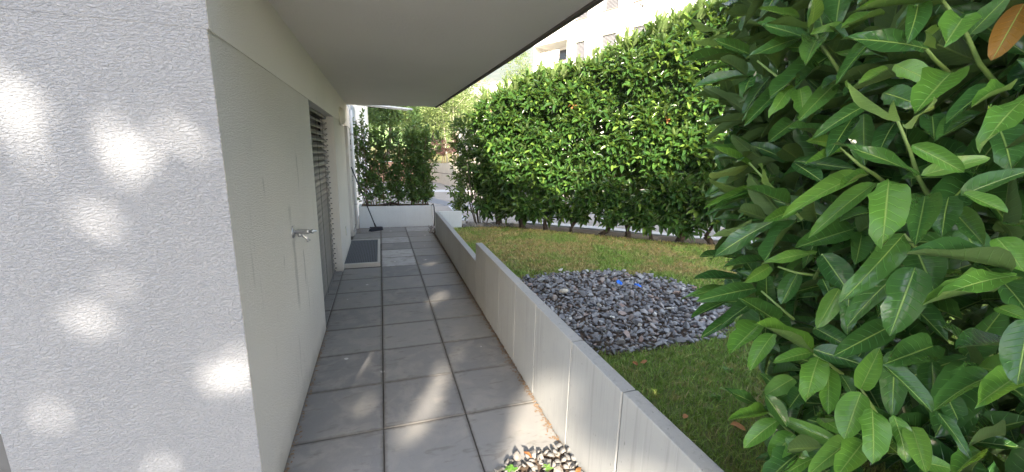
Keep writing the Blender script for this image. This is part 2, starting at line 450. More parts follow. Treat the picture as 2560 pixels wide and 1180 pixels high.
def raw_mesh(name, P, F, mat, uv=None, rnd=None, smooth=True):
    me = bpy.data.meshes.new(name)
    k = F.shape[1]
    me.vertices.add(len(P)); me.vertices.foreach_set('co', P.astype(np.float32).ravel())
    me.loops.add(F.size); me.loops.foreach_set('vertex_index', F.astype(np.int32).ravel())
    me.polygons.add(len(F)); me.polygons.foreach_set('loop_start', np.arange(0, F.size, k, dtype=np.int32))
    me.polygons.foreach_set('loop_total', np.full(len(F), k, np.int32))
    if smooth: me.polygons.foreach_set('use_smooth', np.ones(len(F), bool))
    me.update(calc_edges=True)
    if uv is not None:
        l = me.uv_layers.new(name='UVMap'); l.data.foreach_set('uv', uv[F.ravel()].astype(np.float32).ravel())
    if rnd is not None:
        a = me.attributes.new('rnd', 'FLOAT', 'POINT'); a.data.foreach_set('value', rnd.astype(np.float32))
    me.materials.append(mat)
    return me

def meshobj(name, me, parent=None, kind=None):
    o = bpy.data.objects.new(name, me); link(o, parent)
    if kind: o['kind'] = kind
    return o

LEAF_MESH = {}
def leaf_unit(mat, variant, fine=True):
    variant = int(variant); key = (mat, variant, fine)
    if key not in LEAF_MESH:
        if fine:
            T = leaf_template(9, 2, fold=[.22, .1, .34, .16, .28][variant % 5], curl=[.12, .3, .2, .42, .05][variant % 5], wave=[.4, 1, .6, .3, .8][variant % 5], bite=[0, 1.3, .5, 1, 0][variant % 5], seed=variant)
        else:
            T = leaf_template(4, 1, fold=.35, curl=[.1, .3, .2][variant % 3], seed=variant)
        V, F, U = T
        LEAF_MESH[key] = raw_mesh('leaf', V, F, M[mat], uv=U, rnd=np.zeros(len(V)))
    return LEAF_MESH[key]

def leaf_object(parent, base, d, n, L, W, mat, variant=0, fine=True):
    base = Vector(base); d = Vector(d).normalized(); n = Vector(n)
    x = d.cross(n)
    x = x.normalized() if x.length > 1e-5 else d.orthogonal().normalized()
    z = x.cross(d)
    o = bpy.data.objects.new('leaf', leaf_unit(mat, variant, fine))
    link(o, parent)
    o.matrix_local = Matrix(((x.x*W, d.x*L, z.x*L, base.x), (x.y*W, d.y*L, z.y*L, base.y), (x.z*W, d.z*L, z.z*L, base.z), (0, 0, 0, 1)))
    return o

def rand_unit(n):
    v = rng.normal(size=(n, 3)); return v/np.linalg.norm(v, axis=1, keepdims=True)

# ================================================================== SETTING: ground
g = MB(); g.v = [(-1500, -600, -0.06), (1500, -600, -0.06), (1500, 2500, -0.06), (-1500, 2500, -0.06)]; g.f = [(0, 1, 2, 3)]
tag(g.build('ground', M['asphalt']), kind='structure')
# block paved forecourt beyond the planter and hedge
p = MB().prism([(-3.0, 8.75), (1.02, 8.72), (1.02, 7.99), (1.62, 7.99), (2.3, 8.6), (3.6, 7.6), (8.5, 3.7), (30, 3.7), (30, 40), (-12, 40), (-12, 8.75)], -0.05, -0.004)
tag(p.build('forecourt', M['paving']), kind='structure')

# patio with individually laid 50 cm tiles
X0, Y0 = -0.0468, 2.198
pat = MB().prism([(-0.72, -1.8), (0.93, -1.8), (1.0, 8.72), (-0.72, 8.72)], -0.05, -0.012).build('patio', M['joint'])
tag(pat, kind='structure')
box('concrete_underlay', M['joint'], pat, -3.5, -0.73, -1.8, 1.70, -0.05, -0.012)
def tile_mesh(w, d):
    bm = bmesh.new(); bmesh.ops.create_cube(bm, size=1)
    for v in bm.verts: v.co = Vector((v.co.x*w, v.co.y*d, v.co.z*0.04))
    bmesh.ops.bevel(bm, geom=[e for e in bm.edges if all(v.co.z > 0 for v in e.verts)], offset=0.004, segments=1, affect='EDGES')
    me = bpy.data.meshes.new('tile'); bm.to_mesh(me); bm.free(); me.materials.append(M['tile']); return me
TM = {}
PALE = {(-0.05, 5.7), (-0.05, 6.2), (-0.05, 7.2), (0.45, 8.2)}
def put_tile(xa, xb, ya, yb):
    w, d = round(xb-xa-0.0055, 3), round(yb-ya-0.0055, 3)
    if (w, d) not in TM: TM[(w, d)] = tile_mesh(w, d)
    o = meshobj('tile', TM[(w, d)], pat)
    if (round(xa, 2), round(ya, 2)) in PALE:
        o.data = o.data.copy(); o.data.materials.clear(); o.data.materials.append(M['tile_pale']); o['label'] = 'paler grey tile'
    o.location = ((xa+xb)/2+random.uniform(-.001, .001), (ya+yb)/2+random.uniform(-.001, .001), -0.02+random.uniform(-.0012, .0012))
    o.rotation_euler = (random.uniform(-.002, .002), random.uniform(-.002, .002), random.uniform(-.003, .003))
for k in range(-7, 13):
    ya = Y0+0.5*k; yb = ya+0.5
    for c in (-1, 0, 1):
        xa = X0+0.5*c; xb = xa+0.5
        if c == 1: xb = min(xb, 0.93+0.07*max(0, (ya-1.7))/6.3+0.002)
        if c == 1 and k < -1: continue           # gravel pocket beside the wall
        if c == -1 and 3.5 <= ya and False: continue
        if c == -1 and ya > 5.6 and yb < 7.5: continue   # under the door mat frame
        if c == -1: xa = max(xa, -0.545)
        put_tile(xa, xb, ya, yb)
    if 3.6 < ya < 5.6: put_tile(-0.66, -0.547, max(ya, 3.77), yb)
for k in range(-7, -1):
    for c in range(-7, -1): put_tile(X0+0.5*c, X0+0.5*c+0.5, Y0+0.5*k, Y0+0.5*k+0.5)

# lawn terrace (a little higher than the patio)
ZL = 0.10
lawn_outline = [(1.0, -1.8), (12, -1.8), (12, 1.0), (7.6, 3.75), (5.72, 5.28), (4.67, 5.98), (3.28, 7.12), (2.43, 7.75), (1.56, 7.86), (1.085, 7.84)]
lw = MB().prism(lawn_outline, -0.05, ZL).build('lawn', M['lawn']); tag(lw, kind='structure')
bed = MB().prism([(1.56, 7.864), (2.43, 7.756), (3.283, 7.127), (4.673, 5.987), (5.724, 5.287), (7.604, 3.757), (12.0, 1.01), (12.0, 1.9), (8.3, 3.9), (6.0, 5.9), (3.6, 7.75), (2.5, 8.5), (1.62, 8.4)], -0.045, 0.07).build('hedge_bed', M['mulch']); tag(bed, kind='structure')
edge_pts = [(1.56, 7.86), (2.43, 7.752), (3.282, 7.123), (4.672, 5.983), (5.722, 5.283), (7.602, 3.753), (9.5, 2.55)]
es = MB()
for a, b in zip(edge_pts, edge_pts[1:]):
    a = Vector(a+(0,)); b = Vector(b+(0,)); n = (b-a).cross(Vector((0, 0, 1))).normalized()*0.004
    es.prism([(a-n)[:2], (b-n)[:2], (b+n)[:2], (a+n)[:2]], 0.0, 0.125)
tag(es.build('lawn_edging', M['edging']), 'thin grey metal edging strip between the lawn and the hedge bed', 'edging')

# strips and kerbs on the forecourt
def strip(name, mat, pts, z0=-0.004, z1=0.0, label=None, cat=None, kind='structure'):
    o = MB().prism(pts, z0, z1).build(name, M[mat])
    if label: tag(o, label, cat)
    else: o['kind'] = kind
    return o
strip('pale_paving_strip', 'pale_kerb', [(-4, 16.1), (3.04, 16.14), (9, 16.2), (9, 17.1), (3.19, 17.06), (-4, 17.2)])
strip('dark_paving_strip', 'slate_strip', [(1.0, 13.9), (1.0, 15.2), (1.77, 13.99), (2.26, 12.13), (5.5, 11.9), (5.5, 11.55), (2.0, 11.75)])
strip('dark_cross_strip', 'slate_strip', [(-0.4, 11.95), (1.95, 11.95), (1.95, 12.07), (-0.4, 12.1)], z1=0.001)
strip('pebble_patch', 'pebble', [(-0.5, 9.5), (-0.5, 11.9), (0.2, 11.9)], z1=0.002)
strip('white_kerb', 'pale_kerb', [(1.83, 9.3), (1.97, 9.3), (2.01, 11.9), (1.89, 11.9)], z1=0.006)
strip('driveway_kerb', 'pale_kerb', [(3.0, 8.6), (4.3, 7.6), (6.9, 5.4), (10, 2.6), (10.25, 2.8), (7.1, 5.6), (4.45, 7.85), (3.15, 8.85)], z1=0.05)

# ------------------------------------------------------------------ hillside
def hill():
    nx, ny = 60, 40; V = []; F = []
    for j in range(ny):
        for i in range(nx):
            d = 130+j*22; az = R_(-35+i*2.0)
            h = max(-2, (d-118)*0.235) + 16*noise.noise(Vector((i*.25, j*.25, 1.3)))*min(1, j/6) + (0 if d < 560 else (d-560)*0.25)
            V.append((d*math.sin(az), d*math.cos(az), h-1.5 if j else -3))
    for j in range(ny-1):
        for i in range(nx-1):
            F.append((j*nx+i, j*nx+i+1, (j+1)*nx+i+1, (j+1)*nx+i))
    me = raw_mesh('hill', np.array(V), np.array(F), M['hill']); o = meshobj('hill', me); o['kind'] = 'structure'
hill()

# ================================================================== HOUSE ON THE LEFT
house = empty('apartment_house', (-0.54, 1.71, 0), 'grey-white rendered house wall with overhanging slab on the left, next to the paved path', 'house')
hi = Vector((-0.54, 1.71, 0))
def hbox(name, mat, x0, x1, y0, y1, z0, z1, bevel=0.0):
    o = MB().box(x0-hi.x, x1-hi.x, y0-hi.y, y1-hi.y, z0, z1).build(name, M[mat], house, bevel=bevel)
    return o
# front face skin and side wall
hbox('front_wall', 'plaster_front_shaded', -1.31, -0.541, 1.71, 2.0, -0.04, 2.02)
hbox('front_wall', 'plaster_front_shaded', -1.31, -0.535, 1.7095, 2.0, 2.021, 9.0)
hbox('side_wall', 'plaster_side', -0.90, -0.54, 1.713, 3.76, -0.04, 2.02)
hbox('side_wall', 'plaster_side', -0.90, -0.54, 5.62, 7.22, -0.04, 2.02)
hbox('side_wall', 'plaster_side', -0.90, -0.545, 7.98, 8.56, -0.04, 2.02)
hbox('side_wall', 'plaster_side', -0.90, -0.66, 7.22, 7.98, 1.96, 2.02)
hbox('wall_band', 'plaster_band', -0.90, -0.534, 1.7125, 8.56, 2.02, 2.40)
hbox('upper_wall', 'plaster_side', -4.5, -0.56, 2.01, 8.56, 2.65, 9.0)
hbox('rear_wall', 'plaster_side', -4.5, -0.91, 2.01, 8.56, -0.04, 2.64)
hbox('rear_wall', 'plaster_side', -4.5, -1.6, 1.9, 2.0, -0.04, 9.0)
hbox('base_strip', 'frame_concrete', -0.66, -0.52, 8.0, 8.4, -0.01, 0.09)
# overhanging slab
sl = MB().prism([(0, -0.11), (1.585, -0.11), (1.60, 0.2), (1.60, 0.26), (1.585, 1.43), (1.515, 5.78), (0.0, 6.27), (-0.02, 6.27)], 2.40, 2.72).build('slab', M['soffit'], house)
# dark drip profile along the slab's outer edge
dp = MB(); pr = [(1.585, -0.12), (1.602, 0.2), (1.587, 1.43), (1.517, 5.79), (0.02, 6.28)]
for (a, b) in zip(pr, pr[1:]):
    a = Vector(a+(0,)); b = Vector(b+(0,)); n = (b-a).cross(Vector((0, 0, 1))).normalized()
    if (a, b) and a.x < 1.0: continue
    if b.x < 1.0: continue
    dp.prism([a[:2], b[:2], (b+n*0.03)[:2], (a+n*0.03)[:2]], 2.385, 2.70)
dp.build('slab_edge', M['edge_dark'], house)
hbox('balcony_parapet', 'plaster_band', 0.96, 1.04, 1.62, 7.4, 2.72, 3.7)
# recessed side door beyond the lamp
dr = hbox('door', 'alu', -0.72, -0.68, 7.24, 7.96, 0.05, 1.96)
MB().box(0.0, 0.02, -0.0, 0.12, 0.95, 1.0).build('handle', M['chrome'], dr).location = (-0.14, 5.6, 0)
# window behind the blind
wf = hbox('window', 'glass_dark', -0.86, -0.84, 3.76, 5.62, 0.02, 2.02)
MB().box(-0.32, -0.285, 2.05, 2.13, 0.02, 2.02).box(-0.32, -0.285, 3.0, 3.06, 0.02, 2.02).build('frame', M['dark_metal'], wf)
# dark panel with a pale blue catch at the left picture edge
pn = empty('dark_door_panel', (-1.6, 1.8, 0), 'dark grey door leaf at the bottom left edge beside the rendered wall', 'door')
box('leaf_panel', M['dark_metal'], pn, -0.6, 0.285, -0.02, 0.03, -0.01, 2.1)
box('catch', M['hinge'], pn, 0.245, 0.287, -0.055, -0.022, 0.60, 0.68, bevel=0.006)

# blind
blind = empty('venetian_blind', (-0.66, 3.77, 0), 'grey aluminium slat blind lowered over the tall window in the house wall', 'blind')
ns = 29
sm = MB()
prof = [(-0.040, 0.012), (-0.030, 0.0), (0, 0.006), (0.030, 0.0), (0.040, -0.010)]
L_ = 1.845
b = 0
for (yy) in (0.008, L_):
    for (a, c) in prof: sm.v.append((a, yy, c))
n_ = len(prof)
sm.f = [(i, i+1, n_+i+1, n_+i) for i in range(n_-1)]
slat_me = bpy.data.meshes.new('slat'); slat_me.from_pydata(sm.v, [], sm.f); slat_me.materials.append(M['alu'])
slat_me.polygons.foreach_set('use_smooth', [True]*len(slat_me.polygons))
for i in range(ns):
    z = 0.05+i*0.0675
    o = meshobj('slat', slat_me, blind)
    ang = 56 if z < 0.9 else 56-(z-0.9)/1.0*30
    o.location = (0.0, 0, z); o.rotation_euler = (random.uniform(-.002, .002), R_(-ang)*-1, 0)
    sd = o.modifiers.new('thickness', 'SOLIDIFY'); sd.thickness = 0.0015
for yy in (0.018, 1.838): box('guide_rail', M['dark_metal'], blind, -0.055, -0.035, yy-0.012, yy+0.012, 0, 2.0)
for yy in (0.42, 0.90, 1.40): box('cord', M['cord'], blind, 0.040, 0.0425, yy-.004, yy+.004, 0.03, 1.99)
cl = MB()
for i in range(ns): cl.box(0.02, 0.040, 1.838, 1.849, 0.05+i*0.0675-0.006, 0.05+i*0.0675+0.004)
o = cl.build('slat_clip', M['cord'], blind); o['kind'] = 'stuff'
box('head_box', M['dark_metal'], blind, -0.06, 0.035, 0.005, 1.845, 1.985, 2.018)
box('bottom_rail', M['alu'], blind, -0.03, 0.03, 0.01, 1.84, 0.005, 0.022)

# wall lamp
lp = empty('wall_lamp', (-0.533, 6.45, 2.09), 'round white bulkhead lamp on the house wall past the blind', 'lamp')
def disc_profile(prof, axis='x', seg=28):
    m = MB(); b0 = 0
    for (r, h) in prof:
        for k in range(seg):
            w = 2*math.pi*k/seg; m.v.append((h, r*math.cos(w), r*math.sin(w)))
    for i in range(len(prof)-1):
        for k in range(seg): m.f.append((i*seg+k, i*seg+(k+1) % seg, (i+1)*seg+(k+1) % seg, (i+1)*seg+k))
    m.f.append(tuple((len(prof)-1)*seg+k for k in range(seg)))
    return m
disc_profile([(0.132, 0.0), (0.135, 0.012), (0.125, 0.026), (0.115, 0.028)]).build('base', M['lamp_white'], lp, True)
disc_profile([(0.116, 0.026), (0.112, 0.045), (0.09, 0.066), (0.05, 0.078), (0.012, 0.082)]).build('lamp_shade', M['lamp_white'], lp, True)
box('clip', M['chrome'], lp, 0.02, 0.07, -0.012, 0.012, -0.135, -0.105, bevel=0.003)
sk = empty('wall_socket', (-0.539, 6.35, 0.42), 'small white socket plate low on the house wall above the door mat', 'socket')
box('plate', M['lamp_white'], sk, 0, 0.012, -0.04, 0.04, -0.07, 0.07, bevel=0.003)
box('cover', M['white_paint'], sk, 0.0125, 0.018, -0.028, 0.028, -0.04, 0.04, bevel=0.002)

# tap
tp = empty('garden_tap', (-0.539, 2.73, 1.115), 'chrome garden tap sticking out of the rendered house wall', 'tap'); tp.scale = (.82, .82, .82)
disc_profile([(0.048, 0.0), (0.047, 0.006), (0.040, 0.011), (0.02, 0.013)]).build('wall_flange', M['chrome'], tp, True)
MB().tube([(0.0, 0, 0), (0.03, 0, 0), (0.033, 0, 0), (0.095, 0, 0), (0.097, 0, 0), (0.112, 0, 0), (0.114, 0, 0)], [0.016, 0.016, 0.019, 0.019, 0.021, 0.021, 0.014], 16).build('body', M['chrome'], tp, True)
MB().tube([(0.112, 0, 0), (0.128, 0, 0), (0.129, 0, 0), (0.142, 0, 0), (0.143, 0, 0), (0.165, 0, 0.002)], [0.012, 0.012, 0.017, 0.017, 0.009, 0.008], 14).build('spindle', M['chrome'], tp, True)
MB().tube([(0.060, 0, -0.008), (0.073, 0, -0.032), (0.090, -0.002, -0.050), (0.100, -0.004, -0.066), (0.101, -0.004, -0.067), (0.106, -0.004, -0.076)], [0.014, 0.013, 0.012, 0.012, 0.016, 0.016], 14).build('spout', M['chrome'], tp, True)
MB().tube([(0.045, 0, -0.010), (0.045, 0, -0.038)], [0.015, 0.013], 14).build('valve', M['chrome'], tp, True)

# mat
mat = empty('door_mat', (-0.56, 5.76, 0), 'ribbed grey door mat in a raised concrete frame before the house door', 'door mat')
fr = MB().box(0, 0.50, 0, 0.045, -0.01, 0.052).box(0.46, 0.50, 0.0455, 1.62, -0.01, 0.050).box(0, 0.4595, 1.59, 1.62, -0.01, 0.050).box(-0.1, -0.0005, 0, 0.06, -0.01, 0.05)
fr.build('mat_frame', M['frame_concrete'], mat, bevel=0.003)
box('mat_base', M['rubber'], mat, 0.0, 0.4595, 0.046, 1.5895, -0.01, 0.034)
for i in range(19):
    x = 0.006+i*0.0240
    box('rib', M['mat_rib'], mat, x, x+0.018, 0.05+random.uniform(0, .004), 1.585, 0.0345, 0.046+random.uniform(-.001, .001))

# ================================================================== GARDEN WALL
def wx(y): return 0.93+0.07*max(0, y-1.7)/6.25
gw = empty('garden_wall', (0.95, 1.0, 0), 'tall near section of grey concrete slab wall between path and lawn', 'wall')
lwl = empty('low_garden_wall', (0.97, 6.0, 0), 'low far section of grey concrete slab wall beyond the step in height', 'wall')
def panel(parent, ya, yb, h, gap, thick=0.072):
    px_, py_ = parent.location.x, parent.location.y
    a = (wx(ya)-px_, ya+gap-py_); b_ = (wx(yb)-px_, yb-gap-py_)
    m = MB().prism([a, (a[0]+thick, a[1]), (b_[0]+thick, b_[1]), b_], -0.05, h)
    o = m.build('panel', M['wall_concrete'], parent)
    md = o.modifiers.new('bevel', 'BEVEL'); md.width = 0.005; md.segments = 2; md.limit_method = 'ANGLE'
    return o
ys = [-1.6, -0.7, 0.3, 1.27, 1.75, 2.28, 2.72, 3.18, 3.68, 4.14]
for a, b in zip(ys, ys[1:]):
    panel(gw, a, b, 0.655 + (0.004 if b <= 1.28 else 0), 0.0045 if (a <= 1.27) else 0.0015)
ys = [4.142, 4.6, 5.1, 5.6, 6.1, 6.6, 7.1, 7.52, 7.92]
for a, b in zip(ys, ys[1:]): panel(lwl, a, b, 0.445, 0.001)
cw = empty('corner_wall', (1.07, 7.88, 0), 'short white-grey concrete wall closing the far end of the lawn', 'wall')
box('panel', M['planter_concrete'], cw, 0.006, 0.46, -0.01, 0.06, -0.05, 0.443, bevel=0.004)
vf = MB().box(0.05, 0.13, -0.02, -0.0105, 0.20, 0.212).box(0.118, 0.13, -0.02, -0.0105, 0.095, 0.20).box(0.05, 0.062, -0.02, -0.0105, 0.095, 0.20)
vf.build('vent_frame', M['dark_metal'], cw)

# debris strip beside the wall foot (leaf crumbs and grit)
def scatter_chips(name, mat, pts, size, label, cat):
    V = []; F = []
    for (x, y, z) in pts:
        s = size*random.uniform(.5, 1.4); a = random.uniform(0, 6.28); b0 = len(V)
        ca, sa = math.cos(a), math.sin(a)
        for (u, v, w) in ((-1, 0, 0), (0, -.45, .25), (1, 0, .1), (0, .45, .3)):
            V.append((x+(u*ca-v*sa)*s, y+(u*sa+v*ca)*s, z+0.002+w*s*random.random()))
        F.append((b0, b0+1, b0+2, b0+3))
    me = raw_mesh(name, np.array(V), np.array(F), M[mat], smooth=False)
    return tag(meshobj(name, me), label, cat, kind='stuff')
pts = []
for i in range(1500):
    y = random.uniform(1.75, 7.9); pts.append((wx(y)-0.004-abs(random.gauss(0, 0.02+0.010*max(0, y-3))), y, 0))
for i in range(160):
    y = random.uniform(1.8, 3.8); pts.append((-0.535+abs(random.gauss(0, 0.012)), y, 0))
for i in range(160): pts.append((-0.5+abs(random.gauss(0, 0.07)), random.uniform(8.2, 8.7), 0))
scatter_chips('leaf_litter', 'debris', pts, 0.010, 'crumbly brown leaf litter along the foot of the garden wall', 'litter')

# ================================================================== STONES
def stone_mesh(seed, sub=1, flat_=0.6, ang=0.32):
    rr = random.Random(seed); bm = bmesh.new()
    if sub == 1:
        sx, sy, sz = rr.uniform(.85, 1.15), rr.uniform(.6, .85), rr.uniform(.38, .6)
        for _ in range(rr.choice((9, 10, 12))):
            v = Vector((rr.gauss(0, 1), rr.gauss(0, 1), rr.gauss(0, 1))).normalized()*rr.uniform(.42, .56)
            bm.verts.new((v.x*sx, v.y*sy, v.z*sz))
        r = bmesh.ops.convex_hull(bm, input=bm.verts)
        for v in [v for v in bm.verts if not v.link_faces]: bm.verts.remove(v)
        bmesh.ops.recalc_face_normals(bm, faces=bm.faces)
    else:
        bmesh.ops.create_icosphere(bm, subdivisions=sub, radius=0.5)
        for v in bm.verts: v.co = Vector((v.co.x*1.1, v.co.y*.8, v.co.z*.6))
    me = bpy.data.meshes.new('stone'); bm.to_mesh(me); bm.free(); return me
STONES = [stone_mesh(i) for i in range(12)]
for s_ in STONES: s_.materials.append(M['stone'])
STONES_W = []
for s_ in STONES[:6]:
    c = s_.copy(); c.materials.clear(); c.materials.append(M['stone_warm']); STONES_W.append(c)
SARR = []
for s_ in STONES:
    v = np.empty(len(s_.vertices)*3); s_.vertices.foreach_get('co', v); f = np.array([list(q.vertices) for q in s_.polygons])
    SARR.append((v.reshape(-1, 3), f))

def in_poly(x, y, P):
    c = False; n = len(P); j = n-1
    for i in range(n):
        if ((P[i][1] > y) != (P[j][1] > y)) and (x < (P[j][0]-P[i][0])*(y-P[i][1])/(P[j][1]-P[i][1])+P[i][0]): c = not c
        j = i
    return c

def lay_stones(parent, P, n, smin, smax, z0, meshes, mat, nparts=300, mound=0.0, layers=1):
    xs = [q[0] for q in P]; ys_ = [q[1] for q in P]
    cx, cy = sum(xs)/len(P), sum(ys_)/len(P)
    rows = []; grid = {}
    tries = 0
    while len(rows) < n and tries < n*60:
        tries += 1
        x = random.uniform(min(xs), max(xs)); y = random.uniform(min(ys_), max(ys_))
        if not in_poly(x+random.gauss(0, .035), y+random.gauss(0, .035), P): continue
        s = smin+(smax-smin)*random.random()**1.8
        key = (int(x/0.12), int(y/0.12)); ok = 0
        for a in (-1, 0, 1):
            for b in (-1, 0, 1):
                for (qx, qy, qs) in grid.get((key[0]+a, key[1]+b), ()):
                    dd = math.hypot(qx-x, qy-y)
                    if dd < (qs+s)*0.24: ok = 9
                    elif dd < (qs+s)*0.47: ok += 1
        if ok > 4: continue
        grid.setdefault(key, []).append((x, y, s))
        rows.append((x, y, z0+s*0.14+ok*s*0.09+random.uniform(0, .012), s))
    rows.sort(key=lambda r: -r[3]/math.hypot(r[0], r[1], CH-r[2]))
    rest_v = []; rest_f = []; rr = []; off = 0
    for i, (x, y, z, s) in enumerate(rows):
        M3 = Matrix.Rotation(random.uniform(0, 6.28), 4, 'Z') @ Matrix.Rotation(random.gauss(0, .5), 4, 'X') @ Matrix.Rotation(random.gauss(0, .4), 4, 'Y')
        if i < nparts:
            o = meshobj('stone', random.choice(meshes), parent)
            o.matrix_local = Matrix.Translation((x, y, z)) @ M3 @ Matrix.Scale(s, 4)
        else:
            v, f = SARR[i % len(SARR)]
            A = np.array(M3.to_3x3())
            rest_v.append(v@A.T*s+np.array((x, y, z))); rest_f.append(f+off); off += len(v); rr.append(np.full(len(v), random.random()))
    if rest_v:
        me = raw_mesh('small_stones', np.concatenate(rest_v), np.concatenate(rest_f), mat, rnd=np.concatenate(rr), smooth=False)
        meshobj('small_stones', me, parent, 'stuff')

GB = [(1.09, 2.95), (1.09, 3.95), (1.6, 4.36), (2.15, 4.5), (2.8, 4.42), (3.3, 3.98), (3.5, 3.55), (3.4, 2.95), (2.9, 2.5), (2.35, 2.42), (1.9, 2.42), (1.65, 2.44), (1.3, 2.7)]
gb = MB().prism(GB, ZL-0.02, ZL+0.006).build('gravel_bed', M['soil']); gb['kind'] = 'structure'
lay_stones(gb, GB, 2000, 0.045, 0.115, ZL, STONES, M['stone'])
rr_ = random.Random(3)
for (x, y, s, m, lab) in ((1.84, 3.70, 0.085, 'pebble', 'smooth beige pebble lying among the dark crushed stones'), ):
    me = stone_mesh(77, 2, 0.8, 0.05); me.materials.append(M[m]); me.polygons.foreach_set('use_smooth', [True]*len(me.polygons))
    o = meshobj('pebble', me); o.location = (x, y, ZL+0.075); o.scale = (s*1.2, s*.9, s*1.05); tag(o, lab, 'pebble')
me = stone_mesh(91, 1, 0.8, 0.2); me.materials.append(M['stone'])
o = meshobj('rock', me); o.location = (3.2, 4.02, ZL+0.06); o.scale = (.17, .13, .13); o.rotation_euler = (0, .1, .3); tag(o, 'largest grey rock at the far edge of the stone bed', 'rock')
k = 0
for (x, y) in ((2.02, 3.26), (2.42, 2.92), (2.9, 2.9), (2.13, 2.75), (3.05, 3.0), (1.98, 2.95), (2.6, 4.1)):
    me = STONES[k].copy(); me.materials.clear(); me.materials.append(M['pebble_white']); k += 1
    o = meshobj('stone', me, gb); o.location = (x, y, ZL+0.065); o.scale = (.065,)*3; o.rotation_euler = (k, .3, k*2); o['label'] = 'whitish stone'
# two blue plastic scraps
for i, (x, y, lab) in enumerate(((2.57, 3.74, 'left one of two blue plastic scraps on the stone bed'), (2.72, 3.62, 'right one of two blue plastic scraps on the stone bed'))):
    bm = bmesh.new(); bmesh.ops.create_grid(bm, x_segments=4, y_segments=3, size=0.5)
    r2 = random.Random(40+i)
    for v in bm.verts: v.co.z = r2.uniform(-.3, .3); v.co.x += r2.uniform(-.12, .12); v.co.y += r2.uniform(-.1, .1)
    me = bpy.data.meshes.new('plastic_scrap'); bm.to_mesh(me); bm.free(); me.materials.append(M['blue_plastic'])
    o = meshobj('plastic_scrap', me); o.location = (x, y, ZL+0.095); o.scale = (.085-.015*i, .06, .06); o.rotation_euler = (.5, .2, .6+i)
    sd = o.modifiers.new('thickness', 'SOLIDIFY'); sd.thickness = 0.04
    tag(o, lab, 'plastic scrap')
# gravel pocket beside the tiles at the bottom of the picture
PK = [(0.46, 0.2), (0.925, 0.2), (0.925, 1.72), (0.80, 1.74), (0.70, 1.70), (0.60, 1.67), (0.50, 1.60), (0.46, 1.52)]
pk = MB().prism(PK, -0.012, 0.004).build('gravel_pocket', M['soil']); pk['kind'] = 'structure'
lay_stones(pk, PK, 520, 0.050, 0.085, 0.0, STONES_W, M['stone_warm'], 220)
me = raw_mesh('weed', *(lambda T: (T[0], T[1]))(leaf_template(4, 1)), M['laurel_fresh'])
def weed(name, x, y, z, n, s, label, mat='laurel_fresh'):
    b = np.tile((x, y, z), (n, 1)) + rng.normal(0, s*.25, (n, 3))*np.array((1, 1, .1))
    a = rng.uniform(0, 6.28, n)
    d = np.stack([np.cos(a), np.sin(a), rng.uniform(.25, 1.2, n)], 1)
    me = leaves_mesh(name, leaf_template(4, 1, .2, .6), b, d, np.tile((0, 0, 1.), (n, 1)), rng.uniform(.7, 1.2, n)*s, rng.uniform(.4, .6, n)*s, rng.random(n), M[mat])
    return tag(meshobj(name, me), label, 'weed')
weed('weed', 0.57, 1.63, 0.05, 9, 0.035, 'small green weed at the left end of the gravel pocket')
weed('weed', 0.74, 1.56, 0.07, 8, 0.03, 'small yellow-green weed amid the stones of the gravel pocket', 'laurel_young')
me = leaf_unit('hedge_dead', 1); 
for (x, y, z, a, lab) in ((0.69, 1.66, 0.07, .5, 'orange dry leaf on the edge of the gravel pocket'), (0.90, 1.52, 0.08, 2.4, 'orange dry leaf between the stones beside the near wall')):
    o = meshobj('fallen_leaf', me); o.location = (x, y, z); o.scale = (.03, .06, .06); o.rotation_euler = (.2, .3, a); tag(o, lab, 'leaf')
# dark pebbles in the narrow gap at the far end of the path
GP = [(0.88, 7.95), (1.04, 7.98), (1.06, 8.7), (0.98, 8.7), (0.95, 8.3)]
gp = MB().prism(GP, -0.01, 0.004).build('gravel_gap', M['soil']); gp['kind'] = 'structure'
lay_stones(gp, GP, 60, 0.03, 0.06, 0.0, STONES, M['stone'], 60)
RB = [(1.60, 7.92), (2.35, 7.82), (2.7, 7.9), (2.4, 8.35), (1.66, 8.38)]
lay_stones(bed, RB, 150, 0.05, 0.14, 0.07, STONES, M['stone'], 150)

